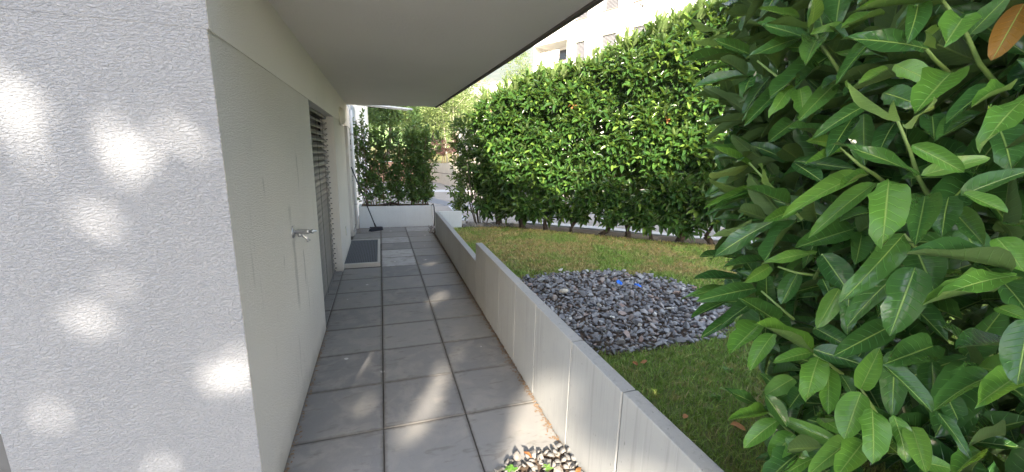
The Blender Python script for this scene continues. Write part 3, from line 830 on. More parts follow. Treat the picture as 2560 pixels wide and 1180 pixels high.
# ================================================================== GRASS
def grass():
    n = 430000
    # density falls with distance from the eye
    x = rng.uniform(1.03, 8.5, n); y = rng.uniform(0.4, 8.2, n)
    d = np.hypot(x, y); keep = rng.random(n) < np.clip(3.2/d, 0, 1)**1.2
    x, y = x[keep], y[keep]
    P = np.array(lawn_outline); 
    def inp(x, y, P):
        c = np.zeros(len(x), bool); j = len(P)-1
        for i in range(len(P)):
            m = ((P[i][1] > y) != (P[j][1] > y)) & (x < (P[j][0]-P[i][0])*(y-P[i][1])/(P[j][1]-P[i][1]+1e-12)+P[i][0]); c ^= m; j = i
        return c
    k = inp(x, y, lawn_outline) & (x > 1.02+0.075*np.clip((y-1.7)/6.3, 0, 1))
    jx = x+rng.normal(0, .035, len(x)); jy = y+rng.normal(0, .035, len(x))
    k &= ~inp(jx, jy, GB)
    x, y = x[k], y[k]; n = len(x)
    near = (3.0/np.hypot(x, y)).clip(.6, 1.5)
    h = rng.uniform(.018, .048, n); w = rng.uniform(.0016, .0032, n)*np.clip(np.hypot(x, y)/2.6, 1, 2.4)
    a = rng.uniform(0, 6.283, n); lean = np.abs(rng.normal(0, .85, n))*h; b = rng.uniform(0, 6.283, n)
    base = np.stack([x, y, np.full(n, ZL-0.002)], 1)
    side = np.stack([np.cos(a), np.sin(a), np.zeros(n)], 1)*w[:, None]
    ln = np.stack([np.cos(b), np.sin(b), np.zeros(n)], 1)*lean[:, None]
    up = np.zeros((n, 3)); up[:, 2] = h
    V = np.stack([base-side, base+side, base+ln*.4+up*.6+side*.8, base+ln*.4+up*.6-side*.8, base+ln+up+side*.1, base+ln+up-side*.1], 1).reshape(-1, 3)
    f = np.array([(0, 1, 2, 3), (3, 2, 4, 5)]); F = (f[None]+(np.arange(n)*6)[:, None, None]).reshape(-1, 4)
    me = raw_mesh('grass', V, F, M['grass'], rnd=np.repeat(rng.random(n), 6), smooth=False)
    o = meshobj('grass', me); tag(o, 'short lawn grass, dry yellow in patches, between garden wall and hedge', 'grass', kind='stuff')
grass()
# broad-leaved lawn weeds and fallen leaves
for i, (u, v) in enumerate([(1650, 650), (1300, 655), (1690, 905), (1610, 800), (1790, 960), (1750, 1000)]):
    pass
wl = [((2.35, 2.0), 'broadleaf weed in the grass left of the lower laurel leaves'), ((2.0, 1.75), 'flat green weed on the shaded lawn near the wall'), ((3.1, 5.0), 'pale green weed in the dry grass behind the stone bed'), ((2.1, 4.9), 'weed rosette in the lawn behind the wall step')]
for (x, y), lab in wl: weed('lawn_weed', x, y, ZL+0.01, 8, 0.05, lab)
fl = [(1.72, 2.20, 'curled brown leaf on the grass just below the stone bed'), (1.83, 2.24, 'second brown leaf on the grass below the stone bed, right of the curled one'), (1.85, 1.5, 'largest rust-brown leaf on the shaded lawn beside the near wall'), (1.62, 1.62, 'dark brown leaf in the grass close to the wall cap'), (2.0, 1.25, 'brown leaf low on the shaded lawn'), (3.9, 5.6, 'orange-brown leaf on the dry lawn in front of the hedge trunks'), (4.3, 5.3, 'small rust leaf on the dry lawn farther right by the hedge')]
for i, (x, y, lab) in enumerate(fl):
    o = meshobj('fallen_leaf', leaf_unit('hedge_dead', i % 5)); o.location = (x, y, ZL+0.04); s = .06 if i != 2 else .085
    o.scale = (s*.45, s, s); o.rotation_euler = (random.uniform(-.3, .3), random.uniform(-.5, .5), i*1.7); tag(o, lab, 'leaf')

# ================================================================== PLANTER, BROOM, HOSE
pl = empty('planter_box', (0.29, 9.0, 0), 'long white-grey concrete planter box across the far end of the path', 'planter')
PX0, PX1, PY0, PY1 = -0.76, 0.76, -0.23, 0.23
m = MB().box(PX0, PX1, PY0, PY0+.05, -0.01, 0.45).box(PX0, PX1, PY1-.05, PY1, -0.01, 0.45).box(PX0, PX0+.05, PY0+.0505, PY1-.0505, -0.01, 0.449).box(PX1-.05, PX1, PY0+.0505, PY1-.0505, -0.01, 0.449)
m.build('shell', M['planter_concrete'], pl, bevel=0.006)
bm = bmesh.new(); bmesh.ops.create_grid(bm, x_segments=40, y_segments=12, size=0.5)
for v in bm.verts:
    v.co = Vector((v.co.x*1.415, v.co.y*0.355, 0.435+0.03*noise.noise(v.co*9)+ (0.06*math.exp(-((v.co.x*1.415+0.1)/.13)**2))))
me = bpy.data.meshes.new('soil'); bm.to_mesh(me); bm.free(); me.materials.append(M['soil']); meshobj('soil', me, pl)
hs = MB().tube([(1.03, 8.74, 0.46), (1.055, 8.70, 0.50), (1.075, 8.69, 0.42), (1.085, 8.70, 0.2), (1.08, 8.72, 0.0)], 0.011, 8).build('irrigation_hose', M['rubber'], None, True)
tag(hs, 'thin black hose bent over the right end of the planter box', 'hose')
br = empty('broom', (-0.14, 8.39, 0), 'black broom leaning against the house wall beside the planter', 'broom')
hd = MB().box(-.15, .15, -.03, .03, 0.055, 0.085).build('head', M['black_plastic'], br, bevel=0.01); hd.rotation_euler = (0, .12, .75)
bm_ = MB()
for i in range(26):
    for j in range(4):
        x = -.14+i*.0112; y = -.022+j*.0145
        bm_.tube([(x, y, .056), (x*1.12, y*1.7, 0.003)], .004, 4, False)
b_ = bm_.build('bristles', M['bristle'], br); b_.rotation_euler = (0, .05, .75); b_['kind'] = 'stuff'
MB().tube([(0, 0, .07), (-.03, -.035, .17)], [.02, .014], 10).build('socket', M['black_plastic'], br, True)
MB().tube([(-.025, -.03, .15), (-.372, -.45, 1.30)], .0105, 10).build('handle', M['black_plastic'], br, True)

# shrubs of the planter
T_small = leaf_template(3, 1, .3, .2, seed=3)
def shoot_leaves(base, axis, length, n, L, W, start=0.15, spread=0.9, droop=0.2):
    """alternate leaves around a shoot; returns arrays"""
    axis = axis/np.linalg.norm(axis)
    o1 = np.cross(axis, (0.13, 0.31, 0.94)); o1 /= np.linalg.norm(o1); o2 = np.cross(axis, o1)
    B = []; D = []; N = []; LL = []
    ph = rng.uniform(0, 6.28)
    for i in range(n):
        t = start+(1-start)*i/max(1, n-1)
        a = ph+i*2.4
        s = spread*(1.15-0.75*t)
        d = axis*(1-0.55*s)+(o1*math.cos(a)+o2*math.sin(a))*s
        d = d+np.array((0, 0, -droop*(1-t)))+rng.normal(0, .08, 3)
        d /= np.linalg.norm(d)
        nn = axis*1.0+np.array((0, 0, .7))-d*np.dot(axis, d)*.5+rng.normal(0, .18, 3)
        B.append(base+axis*length*t); D.append(d); N.append(nn); LL.append(L*rng.uniform(.75, 1.15)*(0.8 if t > .92 else 1))
    LL = np.array(LL)
    return np.array(B), np.array(D), np.array(N), LL, LL*(W/L)*rng.uniform(.85, 1.15, n)

def cat(parts):
    return [np.concatenate([q[i] for q in parts]) for i in range(5)]

plabels = ['loosest leafy shrub at the left end of the planter box', 'sparse shrub second from the left in the planter box', 'upright shrub in the middle of the planter box', 'bushy shrub second from the right in the planter box', 'dense leafy shrub at the right end of the planter box']
for i, px_ in enumerate((-0.30, 0.02, 0.31, 0.60, 0.88)):
    e = empty('planter_shrub', (px_, 9.0, 0.42), plabels[i], 'shrub', 'shrubs growing in the planter box')
    parts = []; st = MB(); fr_ = []
    nst = (5, 4, 5, 5, 6)[i]; H = (1.82, 1.72, 1.76, 1.74, 1.66)[i]; dens = (1.2, 1.8, 2.1, 2.2, 2.4)[i]
    for s in range(nst):
        top = np.array((random.gauss(0, .19), random.gauss(0, .10), H*random.uniform(.82, 1.02)))
        mid = top*0.5+np.array((random.gauss(0, .03), random.gauss(0, .03), 0))
        pts_ = [(random.gauss(0, .07), random.gauss(0, .04), -.01), tuple(mid*.5), tuple(mid), tuple((mid+top)/2), tuple(top)]
        st.tube(pts_, [.011, .009, .008, .006, .003], 5)
        for q in range(int(15*dens)):
            t = 0.03+0.97*((q+random.random())/(15*dens)) if i > 2 else 0.04+0.96*((q+random.random())/(15*dens))
            k = min(3, int(t*4)); f_ = t*4-k
            P_ = np.array(pts_[k])*(1-f_)+np.array(pts_[k+1])*f_
            a = random.uniform(0, 6.28); ax = np.array((math.cos(a)*.9, math.sin(a)*.8, random.uniform(.2, 1.1)))
            ln = random.uniform(.08, .2)+.08*(1-t)
            if t > .93: ax = np.array((random.gauss(0, .2), random.gauss(0, .2), 1.))
            parts.append(shoot_leaves(P_, ax, ln, 7, .108, .050))
            st.tube([P_, P_+ax/np.linalg.norm(ax)*ln], .0022, 3, False)
    st.build('stem', M['brown_stem'], e, True)
    A = cat(parts); n = len(A[0])
    order = rng.permutation(n); tops = order[:45]; rest = order[45:]
    me = leaves_mesh('foliage', T_small, A[0][rest], A[1][rest], A[2][rest], A[3][rest], A[4][rest], rng.random(len(rest)), M['planter_leaf'])
    meshobj('foliage', me, e, 'stuff')
    for q in tops: leaf_object(e, A[0][q], A[1][q], A[2][q], A[3][q], A[4][q], 'planter_leaf', q % 3, False)

# ================================================================== LAUREL HEDGE
HA = Vector((1.98, 8.52)); HB = Vector((6.9, 4.53))
HD = (HB-HA).normalized(); HN = Vector((HD.y, -HD.x))      # towards the lawn
if HN.dot(Vector((-1, -1))) < 0: HN = -HN
LEN = (HB-HA).length
def top_h(s):   # height of the hedge along its length
    return np.interp(s, [0, .45, 1.0, 1.6, 2.4, 3.0, 3.7, 4.6, 7], [2.3, 2.65, 2.85, 3.0, 3.2, 3.45, 3.75, 4.0, 4.3])
T_h = leaf_template(3, 1, .35, .25, seed=5)
T_h2 = leaf_template(3, 1, .25, .15, seed=6)
hl = ['small-leaved first bush at the left end of the hedge by the corner wall', 'hedge laurel second from the left end, trunk leaning right', 'hedge laurel third from the left with a thick dark forked trunk', 'hedge laurel fourth from the left with short trunk', 'hedge laurel fifth from the left, straight single trunk', 'hedge laurel sixth from the left with a V-shaped fork behind the lawn middle', 'hedge laurel seventh from the left, leafy down to the lawn edging', 'hedge laurel eighth from the left with a left-leaning trunk', 'hedge laurel ninth from the left beside a slanting old trunk', 'hedge laurel just left of the big foreground leaves', 'hedge laurel half hidden behind the foreground laurel', 'hedge laurel mostly hidden at the right behind the foreground leaves']
foot_s = [0.12, 0.55, 1.12, 1.62, 2.14, 2.74, 3.28, 3.72, 4.2, 4.75, 5.4, 6.1, 6.8, 7.5, 8.3]
hl += ['hedge laurel behind the left tips of the foreground laurel', 'hedge laurel in deep shade behind the foreground laurel', 'last hedge laurel, hidden at the right behind the foreground laurel']
for bi, s0 in enumerate(foot_s):
    foot = HA+HD*s0+HN*(0.05*random.uniform(-1, 1))
    e = empty('hedge_laurel', (foot.x, foot.y, 0.07), hl[bi], 'shrub', 'laurel bushes of the trimmed hedge behind the lawn')
    F3 = np.array((foot.x, foot.y, 0.07))
    hd3 = np.array((HD.x, HD.y, 0)); hn3 = np.array((HN.x, HN.y, 0)); up3 = np.array((0, 0, 1.))
    w = 0.42
    H = float(top_h(s0))
    # trunk and limbs
    tk = MB()
    lean = random.uniform(-.4, .4)
    fk = np.array((0, 0, random.uniform(.08, .42)))+hd3*lean*.4
    if bi:
        g_ = random.uniform(.7, 1.5)
        tk.tube([(0, 0, -.03), tuple(fk*.5+hd3*random.uniform(-.03, .03)), tuple(fk)], [.06*g_, .042*g_, .042*g_], 8)
        for q in random.sample(range(3), random.choice((1, 2, 2, 3))):
            side = (-1, 1, 0)[q]
            e1 = fk+hd3*side*random.uniform(.12, .25)+up3*random.uniform(.35, .5)+hn3*random.uniform(-.12, .12)
            e2 = e1+up3*random.uniform(.7, 1.0)+hd3*side*.08
            tk.tube([tuple(fk), tuple((fk+e1)/2), tuple(e1), tuple(e2), tuple(e2+up3*.6)], [.034, .028, .022, .014, .006], 7)
    else:
        for q in range(9):
            a = np.array((random.gauss(0, .08), random.gauss(0, .08), -.02)); tk.tube([tuple(a), tuple(a*2+up3*.5), tuple(a*3+up3*1.4)], [.012, .01, .006], 5)
    tk.build('trunk', M['bark'], e, True)
    small = bi == 0
    near = 1.0 if s0 < 3.5 else 1.1
    Lh = (.105 if small else .182)*near
    parts = []; ptop = []
    # face shoots: toward the lawn, plus back and ends
    nface = 360 if not small else 380
    for q in range(nface):
        u = random.uniform(-w, w); zz = random.uniform(0.32 if not small else .18, H)
        lowcut = 0.25+0.22*noise.noise(Vector((s0+u, 3.3, 0))*3) + (0.06 if not small else -0.15)
        if zz < lowcut: continue
        sloc = s0+u
        if zz > float(top_h(sloc)): continue
        if noise.noise(Vector((sloc*3.1, zz*3.4, 7.7))) < -0.16 and random.random() < .8: continue
        prof = 0.42*(1-max(0, (zz-(H-.5))/.5)*.4)*(0.75+0.25*min(1, zz/.8))
        bulge = .20*noise.noise(Vector((sloc*1.7, zz*2.1, .1)))
        sd = 1 if random.random() < .78 else -1
        P_ = hd3*u+up3*(zz-.07)+hn3*sd*(prof+bulge-random.random()**2*.28)
        if small: P_ = P_+hd3*.0
        ax = hn3*sd*random.uniform(.5, 1.1)+hd3*random.gauss(0, .5)+up3*random.uniform(-.1, .9)
        if bi == 0 and random.random() < .35: ax = -hd3*.9+hn3*random.gauss(0, .5)+up3*.4; P_ = -hd3*(w*random.uniform(.8, 1.1))+up3*(zz-.07)+hn3*random.uniform(-.35, .35)
        parts.append(shoot_leaves(P_, ax, random.uniform(.12, .26), 8, Lh, Lh*.35))
    for q in range(150):   # inner leaves
        u = random.uniform(-w, w); zz = random.uniform(.6, H-.2)
        parts.append(shoot_leaves(hd3*u+up3*(zz-.07)+hn3*random.uniform(-.22, .22), rand_unit(1)[0]+up3*.5, .2, 8, Lh, Lh*.4))
    for q in range(46 if not small else 20):   # upright young shoots on top
        u = random.uniform(-w, w); hh = float(top_h(s0+u))
        P_ = hd3*u+up3*(hh-.12-.07)+hn3*random.uniform(-.38, .38)
        ptop.append(shoot_leaves(P_, np.array((random.gauss(0, .2), random.gauss(0, .2), 1.)), random.uniform(.10, .34), 7, Lh*.95, Lh*.34, spread=.55, droop=-.1))
    A = cat(parts); n = len(A[0])
    # leaves that show largest: nearest the lawn side
    score = A[0]@hn3+rng.normal(0, .05, n)
    order = np.argsort(-score); npart = 40 if bi < 5 else 60
    tops = order[:npart]; rest = order[npart:]
    me = leaves_mesh('foliage', T_h, A[0][rest], A[1][rest], A[2][rest], A[3][rest], A[4][rest], rng.random(len(rest)), M['hedge_leaf'])
    meshobj('foliage', me, e, 'stuff')
    for q in tops: leaf_object(e, A[0][q], A[1][q], A[2][q], A[3][q], A[4][q], 'hedge_leaf', int(q % 3), False)
    B = cat(ptop)
    me = leaves_mesh('young_foliage', T_h2, *B[:5], rng.random(len(B[0])), M['hedge_top']); meshobj('young_foliage', me, e, 'stuff')
    stm = MB()
    for pt in ptop[::2]: stm.tube([pt[0][0], pt[0][-1]], .003, 3, False)
    o = stm.build('shoot_stems', M['green_stem'], e); o['kind'] = 'stuff'
    if bi in (4, 6, 7):
        P_ = hn3*.42+up3*{4: 2.45, 6: 2.9, 7: 2.2}[bi]
        D_ = cat([shoot_leaves(P_, hn3+up3*-.3+hd3*.4, .16, 6, .11, .035)])
        me = leaves_mesh('dead_leaves', T_h, *D_, rng.random(len(D_[0])), M['hedge_dead']); meshobj('dead_leaves', me, e, 'stuff')

# ================================================================== FOREGROUND LAUREL
fg = empty('cherry_laurel', (1.97, 0.35, ZL), 'big glossy cherry laurel filling the right foreground, leaves close up', 'shrub')
fo = Vector(fg.location)
CX, CY, CRAD = 1.99, 0.42, 1.17
def surf_depth(px_, py_):
    """distance along the view axis to the rounded outer surface of the shrub"""
    d = CF*FL+CR*(px_-1280)-CU*(py_-590)
    dx, dy = d.x, d.y
    a = dx*dx+dy*dy; b = -2*(dx*CX+dy*CY); c = CX*CX+CY*CY-CRAD*CRAD
    q = b*b-4*a*c
    t = (-b-math.sqrt(q))/(2*a) if q > 0 else (-b)/(2*a)
    return t*FL
def Zu(x, y): return (1700+x*.50857, y*.50857)
def Zl(x, y): return (1700+x*.50857, 580+y*.50857)
HERO = [  # base, tip, width (survey marks), material, nearness, variant
 ('u', 640,175, 368,240, 78,'d',.0), ('u', 585,88, 400,38, 38,'d',-.03), ('u', 640,125, 685,5, 92,'y',-.04), ('u', 790,-40, 765,122, 118,'d',.06),
 ('u', 1000,70, 805,118, 58,'f',-.02), ('u', 1215,240, 870,162, 125,'d',-.08), ('u', 1195,220, 1235,150, 100,'y',-.1), ('u', 1170,-10, 1165,138, 100,'d',-.02),
 ('u', 1390,90, 1310,205, 150,'f',-.1), ('u', 1425,170, 1610,-20, 92,'d',-.05), ('u', 1055,318, 1258,400, 105,'f',-.05), ('u', 1330,362, 1175,515, 165,'f',-.1),
 ('u', 950,200, 788,335, 62,'d',.0), ('u', 690,325, 572,415, 66,'d',.03), ('u', 1020,335, 888,402, 52,'f',-.02), ('u', 552,420, 455,542, 72,'f',.0),
 ('u', 592,435, 606,556, 86,'f',.02), ('u', 760,415, 625,542, 82,'d',.04), ('u', 500,432, 325,602, 78,'d',.03), ('u', 1062,578, 808,418, 52,'y',-.12),
 ('u', 1105,612, 1282,508, 98,'y',-.14), ('u', 1085,590,1040,500, 70,'y',-.12), ('u', 940,505, 690,632, 76,'d',.0), ('u', 725,675, 550,622, 78,'d',.0), ('u', 855,570, 735,748, 88,'d',.02),
 ('u', 1170,862, 830,688, 82,'d',-.08), ('u', 1140,712, 1390,838, 88,'f',-.12), ('u', 900,858, 568,985, 88,'f',-.05), ('u', 925,860, 792,912, 50,'f',-.06), ('u', 1185,862, 1512,775, 86,'f',-.08),
 ('u', 1027,888, 1000,1155, 168,'f',-.1), ('u', 1205,965, 1165,1168, 118,'d',-.06), ('u', 1322,968, 1285,1112, 122,'d',-.05), ('u', 1395,950, 1602,1042, 72,'f',-.1),
 ('u', 1380,962, 1700,835, 118,'d',-.04), ('u', 1720,470, 1490,642, 140,'f',-.12), ('u', 1625,440, 1452,492, 74,'f',-.1), ('u', 962,900, 668,1105, 84,'d',-.03),
 ('u', 345,805, 150,855, 42,'y',.0), ('u', 345,815, 175,722, 42,'f',.0), ('u', 480,950, 368,818, 52,'y',-.02), ('u', 362,948, 138,885, 36,'y',.02), ('u', 370,925, 165,985, 42,'f',.0),
 ('u', 370,960, 178,1022, 40,'d',.0), ('u', 565,1032, 428,1082, 62,'f',.0), ('u', 355,1085, 140,1185, 42,'y',.0), ('u', 540,1010, 350,920, 70,'d',.0), ('u', 950,1045, 818,1050, 66,'d',.0),
 ('u', 385,300, 48,290, 66,'d',-.02), ('u', 370,278, 180,195, 56,'d',.0), ('u', 230,150, -5,108, 42,'y',-.03), ('u', 232,160, 68,212, 62,'y',-.02), ('u', 380,300, 95,330, 40,'d',.0),
 ('u', 640,170, 830,130, 50,'f',.0), ('u', 700,120, 820,180, 50,'d',.03), ('u', 700,250, 520,215, 66,'d',.04), ('u', 1290,20, 930,5, 50,'f',-.03), ('u', 1570,420, 1340,525, 90,'d',.05),
 ('u', 560,790, 860,830, 60,'d',.08), ('u', 560,800, 690,880, 96,'d',.05), ('u', 1000,455, 1165,505, 120,'d',.06), ('u', 905,560, 900,800, 110,'d',.08), ('u', 1060,600, 960,740, 90,'d',.08),
 ('u', 1240,570, 1250,680, 110,'d',.06), ('u', 1480,560, 1280,660, 110,'d',.08), ('u', 1560,610, 1640,780, 150,'d',.05), ('u', 1350,1045, 1480,1180, 100,'d',.0), ('u', 1640,1180, 1610,1075, 90,'d',.02),
 ('u', 560,600, 440,690, 90,'d',.06), ('u', 700,540, 560,480, 80,'d',.07), ('u', 480,440, 330,560, 60,'d',.05), ('u', 480,340, 430,260, 60,'d',.05), ('u',330,760, 145,700,36,'d',.04), ('u', 730,700, 630,690, 60,'f',-.0), ('u', 800,745, 630,795, 46,'f',-.02),
 ('l', 1100,12, 843,302, 128,'d',-.08), ('l', 1157,175, 1040,487, 168,'d',-.12), ('l', 1120,170, 823,402, 122,'d',-.07), ('l', 702,112, 836,302, 122,'d',-.04),
 ('l', 1632,190, 1163,72, 92,'d',-.14), ('l', 1650,215, 1340,255, 120,'f',-.12), ('l', 1548,292, 1238,310, 92,'d',-.06), ('l', 372,277, 122,318, 84,'d',-.02), ('l', 442,170, 322,242, 62,'f',-.02),
 ('l', 432,140, 232,160, 48,'d',.0), ('l', 672,100, 428,132, 68,'f',-.02), ('l', 397,450, 250,578, 112,'b',-.06), ('l', 462,500, 345,642, 86,'b',-.06), ('l', 650,602, 398,448, 84,'f',-.05),
 ('l', 655,577, 905,652, 96,'d',-.05), ('l', 682,618, 620,792, 126,'b',-.08), ('l', 730,668, 730,880, 92,'f',-.06), ('l', 650,592, 482,622, 62,'b',-.06), ('l', 888,770, 980,580, 92,'f',-.06),
 ('l', 890,790, 808,1004, 132,'f',-.08), ('l', 945,870, 960,1115, 132,'f',-.08), ('l', 998,650, 1237,865, 92,'d',-.07), ('l', 1050,455, 818,575, 118,'d',-.02), ('l', 1248,560, 1025,640, 140,'d',-.04),
 ('l', 1620,560, 1385,545, 120,'d',-.0), ('l', 432,886, 232,752, 76,'d',-.05), ('l', 427,880, 258,912, 62,'f',-.06), ('l', 482,925, 318,1038, 86,'f',-.06), ('l', 560,995, 448,1108, 104,'f',-.03),
 ('l', 418,800, 527,952, 82,'d',-.02), ('l', 1050,900, 1130,1125, 98,'b',-.06), ('l', 1140,958, 1205,1165, 98,'b',-.05), ('l', 1562,708, 1288,768, 100,'d',-.06), ('l', 1640,720, 1470,838, 112,'f',-.08),
 ('l', 1720,430, 1655,735, 150,'d',-.16), ('l', 652,1115, 508,1182, 60,'f',-.04), ('l', 905,1030, 778,1185, 112,'f',-.05), ('l', 862,1015, 665,1142, 92,'d',-.02), ('l', 480,440, 310,330, 92,'d',.0),
 ('l', 782,280, 680,462, 84,'d',.0), ('l', 832,302, 820,492, 82,'d',.0), ('l', 1160,80, 1240,265, 170,'d',-.02), ('l', 1390,-20, 1480,120, 130,'d',.0), ('l', 355,345, 210,450, 70,'d',.03),
 ('l', 300,235, 80,220, 60,'d',.02), ('l', 270,270, 35,300, 56,'d',.03), ('l', 250,330, 65,410, 56,'d',.03), ('l', 275,410, 130,490, 56,'d',.04), ('l', 285,120, 108,115, 56,'d',.02), ('l', 580,200, 500,345, 90,'d',.06),
 ('l', 700,230, 740,310, 80,'d',.04), ('l', 660,470, 830,560, 90,'d',.02), ('l', 560,720, 430,790, 90,'d',.04), ('l', 600,780, 540,860, 80,'d',.05), ('l', 1300,780, 1380,950, 100,'d',.02), ('l', 1260,880, 1430,1090, 60,'d',-.02),
 ('l', 1480,1080, 1350,1170, 90,'f',-.03), ('l', 1060,580, 1040,880, 110,'d',.0), ('l', 1240,640, 1250,900, 110,'d',.05), ('l', 1560,370, 1690,420, 80,'f',-.1), ('l', 790,700, 850,790, 70,'d',.02), ('l', 1600,1000, 1420,1010, 60,'d',.05),
 ('l', 680,910, 790,975, 70,'f',-.02), ('l', 770,1000, 680,900, 70,'d',.0), ('l', 1180,1130,1330,1160, 80,'f',-.02), ('l', 520,1010, 640,1130, 60,'f',.0), ('l', 1560,30, 1690,180, 120,'f',-.03),
]
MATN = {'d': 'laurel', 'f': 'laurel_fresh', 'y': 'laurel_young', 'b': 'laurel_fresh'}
vi = 0
hero_n = 0
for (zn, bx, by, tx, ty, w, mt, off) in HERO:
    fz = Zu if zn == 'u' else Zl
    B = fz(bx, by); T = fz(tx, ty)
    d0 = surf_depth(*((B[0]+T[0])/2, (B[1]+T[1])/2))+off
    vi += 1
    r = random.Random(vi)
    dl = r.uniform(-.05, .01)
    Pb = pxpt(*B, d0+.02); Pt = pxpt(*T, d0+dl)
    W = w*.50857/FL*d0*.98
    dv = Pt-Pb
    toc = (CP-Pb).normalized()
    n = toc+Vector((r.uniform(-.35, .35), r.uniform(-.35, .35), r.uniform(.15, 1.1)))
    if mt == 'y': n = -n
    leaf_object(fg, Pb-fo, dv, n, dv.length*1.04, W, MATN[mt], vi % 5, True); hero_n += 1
    # petiole
# the one yellow-brown leaf at the top right
Pb = pxpt(*Zu(1690, 20), surf_depth(2500, 90)+.06); Pt = pxpt(*Zu(1520, 320), surf_depth(2500, 90)+.07)
o = leaf_object(fg, Pb-fo, Pt-Pb, (CP-Pb), (Pt-Pb).length*.9, .036, 'laurel_yellow', 0, True); o['label'] = 'yellow-brown leaf'
# stems seen between the leaves
STEM = [[('u', 1290,0), ('u', 1400,150), ('u', 1470,310), ('u', 1545,400), ('u', 1600,470)], [('u', 640,120), ('u', 690,210), ('u', 770,330), ('u', 800,400)], [('u', 1065,580), ('u', 1130,740), ('u', 1175,880), ('u', 1225,970), ('u', 1290,1060)],
        [('u', 1190,215), ('u', 1250,290), ('u', 1330,365)], [('u', 340,800), ('u', 480,950), ('u', 600,1080)], [('u', 380,300), ('u', 470,370), ('u', 560,440)],
        [('l', 400,290), ('l', 480,360), ('l', 560,430)], [('l', 640,590), ('l', 720,640), ('l', 800,700)], [('l', 430,885), ('l', 480,925), ('l', 560,1000), ('l', 660,1120)],
        [('l', 890,770), ('l', 940,850), ('l', 1000,950)], [('l', 1100,10), ('l', 1160,80), ('l', 1200,160)], [('l', 700,110), ('l', 690,170), ('l', 660,230)], [('l', 480,170), ('l', 570,200), ('l', 680,215)], [('u', 780,720), ('u', 880,810), ('u', 960,860), ('u', 1010,900)]]
for path in STEM:
    pp = []
    for i, (zn, x, y) in enumerate(path):
        q = (Zu if zn == 'u' else Zl)(x, y)
        pp.append(pxpt(*q, surf_depth(*q)+.02+.03*i)-fo)
    MB().tube(pp, [.0022+.0006*i for i in range(len(pp))], 7).build('branch', M['green_stem'], fg, True)
# body of the shrub: shoots over the rounded surface and inside
parts = []
cen = np.array((CX-fo.x, CY-fo.y, 0))
for q in range(1900):
    a = random.uniform(0, 6.283); zz = random.uniform(-.05, 3.4)
    if zz < .35 and random.random() < .3: continue
    rad = CRAD*(0.93+.05*noise.noise(Vector((a*2, zz*2, 0))))-abs(random.gauss(0, .16))
    if random.random() < .25: rad *= random.uniform(.45, .9)
    o_ = np.array((math.cos(a), math.sin(a), 0))
    if a > 0 and False: pass
    P_ = cen+o_*(rad-.10)+np.array((0, 0, zz))
    wp = P_+np.array(fo)
    ax = o_*random.uniform(.4, 1.0)+np.array((-o_[1], o_[0], 0))*random.gauss(0, .5)+np.array((0, 0, random.uniform(-.2, .9)))
    # keep clear of the eye and of the path side of the wall
    if wp[0]-.1 < 1.0 and wp[2] < 1.0: continue
    if np.linalg.norm(wp-np.array(CP)) < .72: continue
    parts.append(shoot_leaves(P_, ax, random.uniform(.12, .26), 8, .15, .050))
A = cat(parts)
wpt = A[0]+A[1]*A[3][:, None]*.5+np.array(fo)
# which of them show largest to the path
v = wpt-np.array(CP); dep = v@np.array(CF); sx = v@np.array(CR)/dep*FL+1280; sy = 590-v@np.array(CU)/dep*FL
ok = (dep > .3)
tip = A[0]+A[1]*A[3][:, None]+np.array(fo)
good = ~((tip[:, 0] < 1.06) & (tip[:, 2] < .72))
# leaves poking left of the natural outline measured in the photograph are trimmed (the real bush ends there)
out = np.interp(sy, [-200, 0, 300, 600, 800, 900, 1180, 1500], [1790, 1800, 1785, 1810, 1860, 1930, 1940, 1940])
good &= ~(ok & (sx < out) & (sy > -300) & (sy < 1500))
vis = ok & (sx > 1600) & (sx < 2640) & (sy > -60) & (sy < 1240)
rcen = np.hypot(wpt[:, 0]-CX, wpt[:, 1]-CY)
face = np.where(vis & good & (dep < 1.5), rcen, -1)
order = np.argsort(-face)[:300-hero_n-1]
isobj = np.zeros(len(face), bool); isobj[order[face[order] > 0]] = True
for q in np.nonzero(isobj)[0]:
    leaf_object(fg, A[0][q], A[1][q], A[2][q], A[3][q], A[4][q], 'laurel', int(q % 5), True)
rest = np.nonzero(good & ~isobj)[0]
me = leaves_mesh('foliage', leaf_template(5, 1, .35, .25, seed=9), *[a[rest] for a in A], rng.random(len(rest)), M['laurel'])
meshobj('foliage', me, fg, 'stuff')
tk = MB()
for i in range(5):
    a = i*1.3; tk.tube([(.05*math.cos(a), .05*math.sin(a), -.05), (.25*math.cos(a), .25*math.sin(a), .9), (.5*math.cos(a), .5*math.sin(a), 2.0), (.65*math.cos(a), .65*math.sin(a), 2.9)], [.045, .035, .022, .008], 8)
tk.build('trunk', M['bark'], fg, True)

# ================================================================== BACKGROUND THINGS
# neighbouring facade beyond the house
nf = empty('neighbour_facade', (-0.57, 9.3, 0), 'white neighbouring house front with ribbed shutters behind the planter shrubs', 'house')
box('wall', M['white_paint'], nf, -4, 0.0, 0.0, 9.0, -0.05, 6.5)
box('wall', M['white_paint'], nf, -4, 0.06, 9.0, 13.5, -0.05, 6.5)
for (ya, yb, za, zb) in ((1.6, 3.2, .5, 2.3), (5.0, 7.4, .2, 2.4)):
    n = int((yb-ya)/.11)
    for yy in (ya-.03, yb): box('window_frame', M['alu'], nf, 0.001, .05, yy, yy+.03, za-.03, zb+.03)
    for i in range(n): box('shutter_rib', M['shutter_white'], nf, 0.001, .035+.02*(i % 2), ya+i*.11, ya+i*.11+.10, za, zb)
dpz = empty('downpipe', (-0.515, 8.72, 0), 'thin white downpipe between the house corner and the planter', 'downpipe')
MB().tube([(0, 0, -0.01), (0, 0, 2.38)], .028, 12).build('pipe', M['white_paint'], dpz, True)
